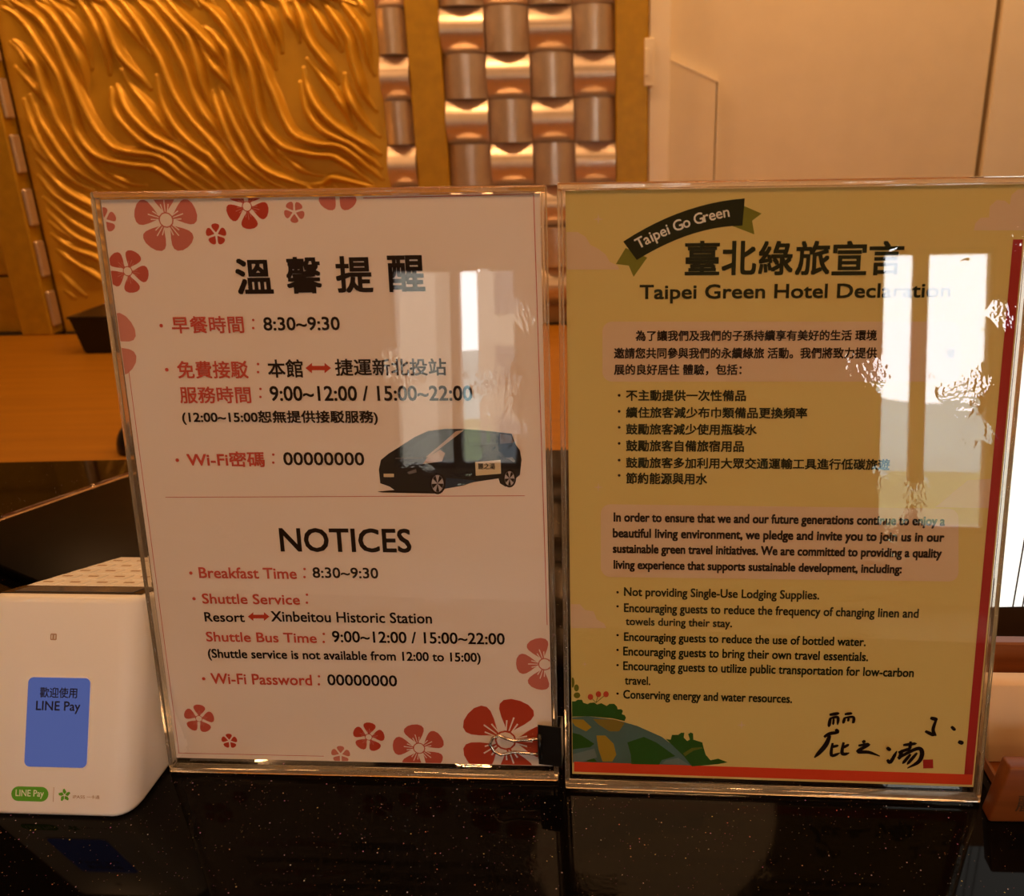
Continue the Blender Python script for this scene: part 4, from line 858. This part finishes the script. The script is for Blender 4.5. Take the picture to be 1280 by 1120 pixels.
Z0, DZ = .18, .035      # print height above the sheet, step per layer (mm)
def paper(key, material, label):
    x, y, yaw, lean, w, h = SIGN[key]
    M = sign_matrix(x, y, yaw, lean) @ Matrix.Translation((-w / 2, 0, 0)) @ Matrix.Scale(.001, 4)
    t = empty('paper_notice', mtx=M)
    box('sheet', 0, w * 1000, 0, h * 1000, -.12, .12, material, t)
    return tag(t, label, 'notice'), w * 1000, h * 1000
def clip(poly, x0, x1, y0, y1):
    def cut(P, inside, inter):
        out = []
        for i in range(len(P)):
            a, b = P[i - 1], P[i]
            if inside(b):
                if not inside(a): out.append(inter(a, b))
                out.append(b)
            elif inside(a): out.append(inter(a, b))
        return out
    def ix(c): return lambda a, b: (c, a[1] + (b[1] - a[1]) * (c - a[0]) / (b[0] - a[0]))
    def iy(c): return lambda a, b: (a[0] + (b[0] - a[0]) * (c - a[1]) / (b[1] - a[1]), c)
    for ins, it in ((lambda p: p[0] >= x0, ix(x0)), (lambda p: p[0] <= x1, ix(x1)), (lambda p: p[1] >= y0, iy(y0)), (lambda p: p[1] <= y1, iy(y1))):
        poly = cut(poly, ins, it)
        if not poly: break
    return poly
def flat(name, pts, layer, material, t, W, H):
    pts = clip(pts, .3, W - .3, .3, H - .3)
    if len(pts) < 3: return
    pyd(name, [(p[0], p[1], Z0 + DZ * layer) for p in pts], [tuple(range(len(pts)))], material, t)
def disc(x, y, r, n=12): return [(x + r * math.cos(6.28319 * k / n), y + r * math.sin(6.28319 * k / n)) for k in range(n)]
def flower(t, cx, cy, r, material, rot, W, H):
    f = empty('flower_print'); f.parent = t
    for k in range(5):
        a = R(rot + 72 * k); c, s = math.cos(a), math.sin(a)
        prof = [(.20, .03), (.34, .13), (.50, .26), (.66, .36), (.78, .385), (.89, .335), (.975, .19), (1.0, 0)]
        pts = [(q, e) for q, e in prof] + [(q, -e) for q, e in prof[::-1][1:]]
        P = clip([(cx + r * (q * c - e * s), cy + r * (q * s + e * c)) for q, e in pts], .3, W - .3, .3, H - .3)
        if len(P) >= 3: pyd('petal_print', [(p[0], p[1], Z0 + DZ) for p in P], [tuple(range(len(P)))], material, f)
        if r > 7:
            for off in (-.26, 0, .26):
                a2 = a + off; c2, s2 = math.cos(a2), math.sin(a2)
                P = clip([(cx + r * (q * c2 - e * s2), cy + r * (q * s2 + e * c2)) for q, e in ((.24, .012), (.24, -.012), (.48 if off else .58, -.018), (.48 if off else .58, .018))], .3, W - .3, .3, H - .3)
                if len(P) >= 3: pyd('stamen_print', [(p[0], p[1], Z0 + DZ * 2) for p in P], [tuple(range(len(P)))], 'white_paper' if r > 12 else 'print_pink', f)
    if r > 7:
        P = clip([(cx + r * .235 * math.cos(k * .5236), cy + r * .235 * math.sin(k * .5236)) for k in range(12)], .3, W - .3, .3, H - .3)
        if len(P) >= 3: pyd('flower_ring', [(p[0], p[1], Z0 + DZ * 2.4) for p in P], [tuple(range(len(P)))], material, f)
    P = clip(disc(cx, cy, r * (.195 if r > 7 else .12)), .3, W - .3, .3, H - .3)
    if len(P) >= 3: pyd('flower_heart', [(p[0], p[1], Z0 + DZ * 3) for p in P], [tuple(range(len(P)))], 'white_paper', f)
    if not f.children: bpy.data.objects.remove(f)

def print_sheet(t, W, H, texts, dots, polys):
    for n, mt_, l, pts in polys: flat(n, pts, l, mt_, t, W, H)
    for n, s, u, v, w, h, mt_, bold in texts: text_mesh(n, s, u, v, w, h, Z0 + DZ * 6, mt_, bold, t)
    for u, v, r, mt_ in dots: flat('bullet_dot', disc(u, v, r, 10), 6, mt_, t, W, H)
pl, WL, HL = paper('L', 'white_paper', 'white notice sheet bordered with red flowers, hotel times and a dark van')
print_sheet(pl, WL, HL, L_TEXT, L_DOTS, L_POLYS)
for f in L_FLOWERS: flower(pl, f[0], f[1], f[2], f[3], f[4], WL, HL)
pr, WR, HR = paper('R', 'cream_paper', 'cream declaration sheet with green ribbon, globe corner and red margin')
print_sheet(pr, WR, HR, R_TEXT, R_DOTS, R_POLYS)
for ch, u, v, ang in R_ARC:      # curved white lettering on the ribbon
    V, F = glyphs(ch)
    xc = (min(p[0] for p in V) + max(p[0] for p in V)) / 2; s = 6.9; c_, s_ = math.cos(R(ang)), math.sin(R(ang))
    VV = []; FF = []
    for k, (ox, oy) in enumerate(((-1, 0), (1, 0), (0, 1), (0, -1))):
        b = len(VV)
        for p in V:
            a_, b_ = (p[0] - xc) * s + ox * .1, p[1] * s + oy * .1
            VV.append((u + a_ * c_ - b_ * s_, v + a_ * s_ + b_ * c_, Z0 + DZ * 6 + k * .002))
        FF += [tuple(i + b for i in f) for f in F]
    pyd('ribbon_letter', VV, FF, 'print_white', pr)
def stroke(t, w, pts, W, H, material='print_ink'):
    # brush stroke: smooth path, swelling then tapering
    P = [Vector(p) for p in pts]; Q = []
    for i in range(len(P) - 1):
        a = P[max(i - 1, 0)]; b = P[i]; c = P[i + 1]; d_ = P[min(i + 2, len(P) - 1)]
        for k in range(5):
            f = k / 5
            Q.append(.5 * ((2 * b) + (c - a) * f + (2 * a - 5 * b + 4 * c - d_) * f * f + (3 * b - a - 3 * c + d_) * f ** 3))
    Q.append(P[-1]); n = len(Q); Lf = []; Rt = []
    for i, p_ in enumerate(Q):
        tg = (Q[min(i + 1, n - 1)] - Q[max(i - 1, 0)]).normalized(); nn = Vector((-tg.y, tg.x))
        f = i / (n - 1); ww = w / 2 * (.75 + .5 * math.sin(f * 3.0)) * (1 if f < .8 else 1 - (f - .8) * 3.2)
        Lf.append(p_ + nn * ww); Rt.append(p_ - nn * ww)
    V = [(q.x, q.y, Z0 + DZ * 6) for q in Lf + Rt]
    return pyd('brush_stroke', V, [(i, i + 1, n + i + 1, n + i) for i in range(n - 1)], material, t)
for w, pts in R_STROKES: stroke(pr, w, pts, WR, HR)

# binder clip on the inner lower corner of the flowered notice
x, y, yaw, lean, w, h = SIGN['L']
bc = empty('binder_clip', mtx=sign_matrix(x, y, yaw, lean))
ex = w / 2 + .0032
cy = .0150
prism('clip_body', [(ex - .0105, .0031), (ex - .0103, .0037), (ex + .0022, .0058), (ex + .0022, -.0058), (ex - .0103, -.0037), (ex - .0105, -.0031), (ex + .0014, -.0052), (ex + .0014, .0052)], cy - .0116, cy + .0116, lambda a, b, hh: (a, hh, b), 'black_plastic', bc)
def handle(side):
    zz = side * .0046
    pth = [(ex - .0085, cy - .0052, zz), (ex - .016, cy - .0046, zz), (ex - .0235, cy - .0040, zz), (ex - .0275, cy - .0052, zz), (ex - .0305, cy - .0060, zz), (ex - .0340, cy - .0040, zz),
           (ex - .0362, cy + .0002, zz), (ex - .0345, cy + .0040, zz), (ex - .0310, cy + .0056, zz), (ex - .0278, cy + .0040, zz), (ex - .0235, cy + .0026, zz), (ex - .016, cy + .0034, zz), (ex - .0085, cy + .0042, zz)]
    tube('wire_handle', pth, .00085, 'nickel_wire', bc, 8)
    tube('hinge_loop', [(ex - .0095, cy - .0075, zz), (ex - .0095, cy + .0068, zz)], .0011, 'black_plastic', bc, 8)
handle(1); handle(-1)
tag(bc, 'small black binder clip with wire handles on the flowered notice corner', 'binder clip')

# ================================================================== PAYMENT TERMINAL
ty = R(-3.6)
Mt = Matrix.Translation((-.2795, .3575, 0)) @ Matrix.Rotation(ty, 4, 'Z')
pt = empty('payment_terminal', mtx=Mt)
HW, DP, FH, LB, BH = .0425, .160, .104, .046, .069
def wedge():
    bm = bmesh.new()
    prof = [(0, 0), (LB, FH), (DP, BH), (DP, 0)]
    a = [bm.verts.new((-HW, p_[0], p_[1])) for p_ in prof]; b = [bm.verts.new((HW, p_[0], p_[1])) for p_ in prof]
    bm.faces.new(a); bm.faces.new(b[::-1])
    for i in range(4): bm.faces.new((a[i], b[i], b[(i + 1) % 4], a[(i + 1) % 4]))
    bmesh.ops.recalc_face_normals(bm, faces=bm.faces)
    side = [e for e in bm.edges if abs(e.verts[0].co.x - e.verts[1].co.x) < 1e-6 and (e.verts[0].co.y + e.verts[1].co.y) / 2 < .03 ]
    bmesh.ops.bevel(bm, geom=side, offset=.011, segments=6, affect='EDGES', profile=0.5)
    sharp = [e for e in bm.edges if len(e.link_faces) == 2 and e.calc_face_angle(0) > .6]
    bmesh.ops.bevel(bm, geom=sharp, offset=.0035, segments=3, affect='EDGES', profile=0.5, clamp_overlap=True)
    me = bpy.data.meshes.new('casing'); bm.to_mesh(me); bm.free()
    return link('casing', me, 'white_plastic', pt, True)
wedge()
fn = Vector((0, -FH, LB)).normalized(); fu = Vector((0, LB, FH)).normalized(); FL = math.hypot(LB, FH)
def fpt(u, v, hgt): return Vector((u, 0, 0)) + fu * v + fn * hgt
def ftext(name, s, u, v, w, h, hgt, material, bold, parent):
    V, F = glyphs(s); x0 = min(p[0] for p in V); x1 = max(p[0] for p in V); y0 = min(p[1] for p in V); y1 = max(p[1] for p in V)
    dd = .012 * bold * h; VV = []; FF = []
    for k, (ox, oy) in enumerate([(0, 0), (1, 0), (-1, 0), (0, 1), (0, -1)] if bold else [(0, 0)]):
        b = len(VV)
        VV += [fpt(u + (p[0] - x0) / (x1 - x0) * w + ox * dd, v + (p[1] - y0) / (y1 - y0) * h + oy * dd, hgt + k * 2e-6) for p in V]
        FF += [tuple(i + b for i in f) for f in F]
    return pyd(name, VV, FF, material, parent)
def rrect(x0, y0, x1, y1, r, n=5):
    o = []
    for cx, cy_, a0 in ((x1 - r, y0 + r, -90), (x1 - r, y1 - r, 0), (x0 + r, y1 - r, 90), (x0 + r, y0 + r, 180)):
        for k in range(n + 1):
            a = R(a0 + 90 * k / n); o.append((cx + r * math.cos(a), cy_ + r * math.sin(a)))
    return o
SX0, SX1, SY0, SY1 = -.0160, .0176, .0260, .0718
LX0, LX1, LY0, LY1 = -.0226, -.0026, .0082, .0156
DX, EX, EY = .0001, .0062, .0118
TX0, TX1, TY0 = .0108, .0250, .0103
NX, NY = -.0038, .0928
prism('screen_bezel', rrect(SX0 - .0016, SY0 - .0008, SX1 + .0006, SY1 + .0009, .0034), .0000, .0004, fpt, 'white_plastic', pt)
scn = prism('display_screen', rrect(SX0, SY0, SX1, SY1, .0028), .0002, .0007, fpt, 'screen_blue', pt)
sw, sh = SX1 - SX0, SY1 - SY0
ftext('screen_text', '歡迎使用', SX0 + .20 * sw, SY0 + .775 * sh, .60 * sw, .115 * sh, .00075, 'screen_print', 1.6, scn)
ftext('screen_text', 'LINE Pay', SX0 + .15 * sw, SY0 + .60 * sh, .71 * sw, .135 * sh, .00075, 'screen_print', 1.6, scn)
lg = prism('logo_badge', rrect(LX0, LY0, LX1, LY1, (LY1 - LY0) / 2 - 1e-5), .0, .00015, fpt, 'logo_green', pt)
ftext('logo_text', 'LINE Pay', LX0 + .12 * (LX1 - LX0), LY0 + .2 * (LY1 - LY0), .76 * (LX1 - LX0), .58 * (LY1 - LY0), .0002, 'logo_white', 1.2, lg)
prism('logo_divider', [(DX, LY0), (DX + .0002, LY0), (DX + .0002, LY1), (DX, LY1)], .0, .0001, fpt, 'logo_grey', pt)
em = empty('star_emblem'); em.parent = pt
for k in range(5):
    a = R(90 + 72 * k + 8); c, s = math.cos(a), math.sin(a); rr_ = .0033
    pyd('emblem_arm', [fpt(EX + rr_ * (q * c - e * s), EY + rr_ * (q * s + e * c), .0002) for q, e in ((.12, -.05), (.45, -.36), (1.0, -.12), (.92, .16), (.5, .22))], [(0, 1, 2, 3, 4)], 'logo_green', em)
ftext('logo_text', 'iPASS', TX0, TY0, (TX1 - TX0) * .45, .0016, .0002, 'logo_grey', .6, pt)
ftext('logo_text', '一卡通', TX0 + (TX1 - TX0) * .52, TY0, (TX1 - TX0) * .48, .0018, .0002, 'logo_grey', .6, pt)
nf = prism('contactless_mark', rrect(NX - .0017, NY - .0017, NX + .0017, NY + .0017, .0006), .0, .00012, fpt, 'logo_grey', pt)
for o_ in ((-.001, -.001, -.0006, .001), (.0006, -.001, .001, .001)):
    prism('mark_bar', [(NX + o_[0], NY + o_[1]), (NX + o_[2], NY + o_[1]), (NX + o_[2], NY + o_[3]), (NX + o_[0], NY + o_[3])], .0001, .0002, fpt, 'white_plastic', nf)
# sloping top: LCD near the front edge, keypad behind it
tv = Vector((0, DP - LB, BH - FH)); TL = tv.length; tv.normalize(); tn = Vector((0, -tv.z, tv.y))
if tn.z < 0: tn = -tn
def tpt(u, v, hgt): return Vector((u, LB, FH)) + tv * v + tn * hgt
prism('lcd_bezel', [(-.039, .007), (.039, .007), (.0385, .0245), (-.0385, .0245)], .0, .0005, tpt, 'black_plastic', pt)
prism('lcd_window', [(-.033, .0095), (.033, .0095), (.033, .0215), (-.033, .0215)], .0003, .0008, tpt, 'lcd_glass', pt)
for r_ in range(5):
    for c_ in range(5):
        u = -.0315 + c_ * .0158; v = .034 + r_ * .0165
        if r_ == 4 and c_ >= 3:
            if c_ == 3: prism('green_key', rrect(u - .006, v - .005, u + .0222, v + .006, .002), .0, .0022, tpt, 'green_key', pt)
            continue
        k_ = prism('key', rrect(u - .006, v - .0062, u + .006, v + .0062, .0018), .0, .0006, tpt, 'white_plastic', pt)
        prism('key_legend', [(u - .0028, v - .0009), (u + .0028, v - .0009), (u + .0028, v + .0009), (u - .0028, v + .0009)], .0005, .0008, tpt, 'grey_key', k_)
tag(pt, 'white payment terminal with blue screen and sloping keypad', 'payment terminal')

# ================================================================== SMALL THINGS ON COUNTER AND DESK
# black lacquered folder with bronze edge, and a pen lying along it
A = Vector((-.560, .679)); B = Vector((-.440, .876)); dirv = (B - A).normalized(); side = Vector((dirv.y, -dirv.x))
def gpt(a, b, hgt):
    q = A + dirv * a + side * b
    return (q.x, q.y, hgt)
fo = empty('black_folder', (0, 0, 0))
prism('cover', [(0, .0078), (.225, .0078), (.225, .30), (0, .30)], .0003, .010, gpt, 'black_gloss', fo, .0015, 2)
prism('bronze_edge', [(0, 0), (.225, 0), (.225, .0075), (0, .0075)], .0003, .0085, gpt, 'bronze_edge', fo, .0012, 2)
tag(fo, 'flat black folder with bronze edge strip lying behind the terminal', 'folder')
pe = empty('slim_pen', gpt(.055, -.006, .0046))
loc0 = Vector(gpt(.055, -.006, .0046))
def ppt(a): return Vector(gpt(.055 + a, -.006 + .02 * a, .0046)) - loc0
tube('barrel', [ppt(a) for a in (0, .02, .05, .085)], .0038, 'dark_brown', pe, 10)
tube('cap', [ppt(a) for a in (.0855, .10, .125)], .0042, 'dark_brown', pe, 10)
tube('ring', [ppt(.0835), ppt(.0865)], .0045, 'nickel_wire', pe, 10)
tube('tip', [ppt(-.012), ppt(-.001)], .0018, 'nickel_wire', pe, 8)
tag(pe, 'slim dark brown pen lying along the black folder', 'pen')
# tapered black box on the desk by the wall
bb = empty('black_storage_box', (-1.365, 2.80, -.3))
bm = bmesh.new(); vs_ = box_bm(bm, -.22, .22, -.10, .10, .0, .115)
for v in vs_:
    if v.co.z > .05: v.co.x *= 1.10; v.co.y *= 1.1
bmesh.ops.bevel(bm, geom=bm.edges[:], offset=.004, segments=2, affect='EDGES')
me = bpy.data.meshes.new('box_body'); bm.to_mesh(me); bm.free(); link('box_body', me, 'black_lacquer', bb)
box('box_rim', -.246, .246, -.114, .114, .112, .120, 'black_lacquer', bb, .003, 2)
tag(bb, 'black tapered box on the wooden desk against the wavy panel', 'box')
# rounded black item on the desk
ms = empty('computer_mouse', (-.975, 1.79, -.3))
bm = bmesh.new(); bmesh.ops.create_uvsphere(bm, u_segments=24, v_segments=14, radius=1)
for v in bm.verts:
    v.co = Vector((v.co.x * .040, v.co.y * .058, max(v.co.z, -.15) * .055 + .00825))
me = bpy.data.meshes.new('shell'); bm.to_mesh(me); bm.free(); link('shell', me, 'black_plastic', ms, True)
box('scroll_wheel', -.004, .004, -.040, -.024, .042, .054, 'black_gloss', ms, .002, 2)
tag(ms, 'rounded black mouse on the orange desk, mostly hidden by the flowered notice', 'mouse')

# wooden card holder at the right
wx, wy = .1995, .3425
wb = empty('wooden_card_box', mtx=Matrix.Translation((wx, wy, 0)) @ Matrix.Rotation(R(-3), 4, 'Z'))
prism('front_board', [(0, 0), (.14, 0), (.14, .033), (.006, .033)], .0, .010, lambda a, b, hh: (a, hh, b), 'box_wood', wb, .0012, 2)
box('base_board', .012, .14, .0105, .068, 0, .008, 'box_wood', wb, .001, 1)
box('back_board', .020, .14, .0685, .0765, 0, .0605, 'box_wood', wb, .001, 1)
box('side_board', .130, .14, .0110, .068, .0085, .05, 'box_wood', wb, .001, 1)
cd = empty('blank_card', mtx=Matrix.Translation((wx + .004, wy + .034, .0085)) @ Matrix.Rotation(R(-3), 4, 'Z'))
prism('card_stock', [(.0095, 0), (.118, 0), (.118, .0455), (.0060, .0455)], .0, .012, lambda a, b, hh: (a, hh + .10 * b, b), 'tan_card', cd, .0006, 1)
tag(cd, 'stack of blank tan cards in the wooden card box', 'cards')
# white lit display standing behind the card box
ds = empty('tablet_display', (.32, .505, 0))
box('bezel', -.11, .12, 0, .010, .0, .272, 'frame_brown', ds, .003, 2)
sc_ = box('lit_screen', -.105, .115, -.0012, .0004, .027, .266, 'display_white', ds)
for x_ in (-.0365, -.0300):
    box('screen_line', x_, x_ + .0009, -.0016, -.0011, .027, .266, 'frame_brown', sc_)
prism('stand_foot', [(-.06, .012), (.07, .012), (.07, .09), (-.06, .09)], 0, .006, lambda a, b, hh: (a, b, hh), 'frame_brown', ds, .002, 2)
tag(ds, 'bright white lit display with dark lower bezel behind the card box', 'display')
tag(wb, 'wooden card box on the black counter beside the cream declaration', 'card box')
V, F = glyphs('麗')
pyd('burnt_emblem', [(.0115 + p[0] * .011, -.0002, .008 + p[1] * .011) for p in V], F, 'frame_brown', wb)

bpy.data.objects.remove(_to)
bpy.data.curves.remove(_tc)
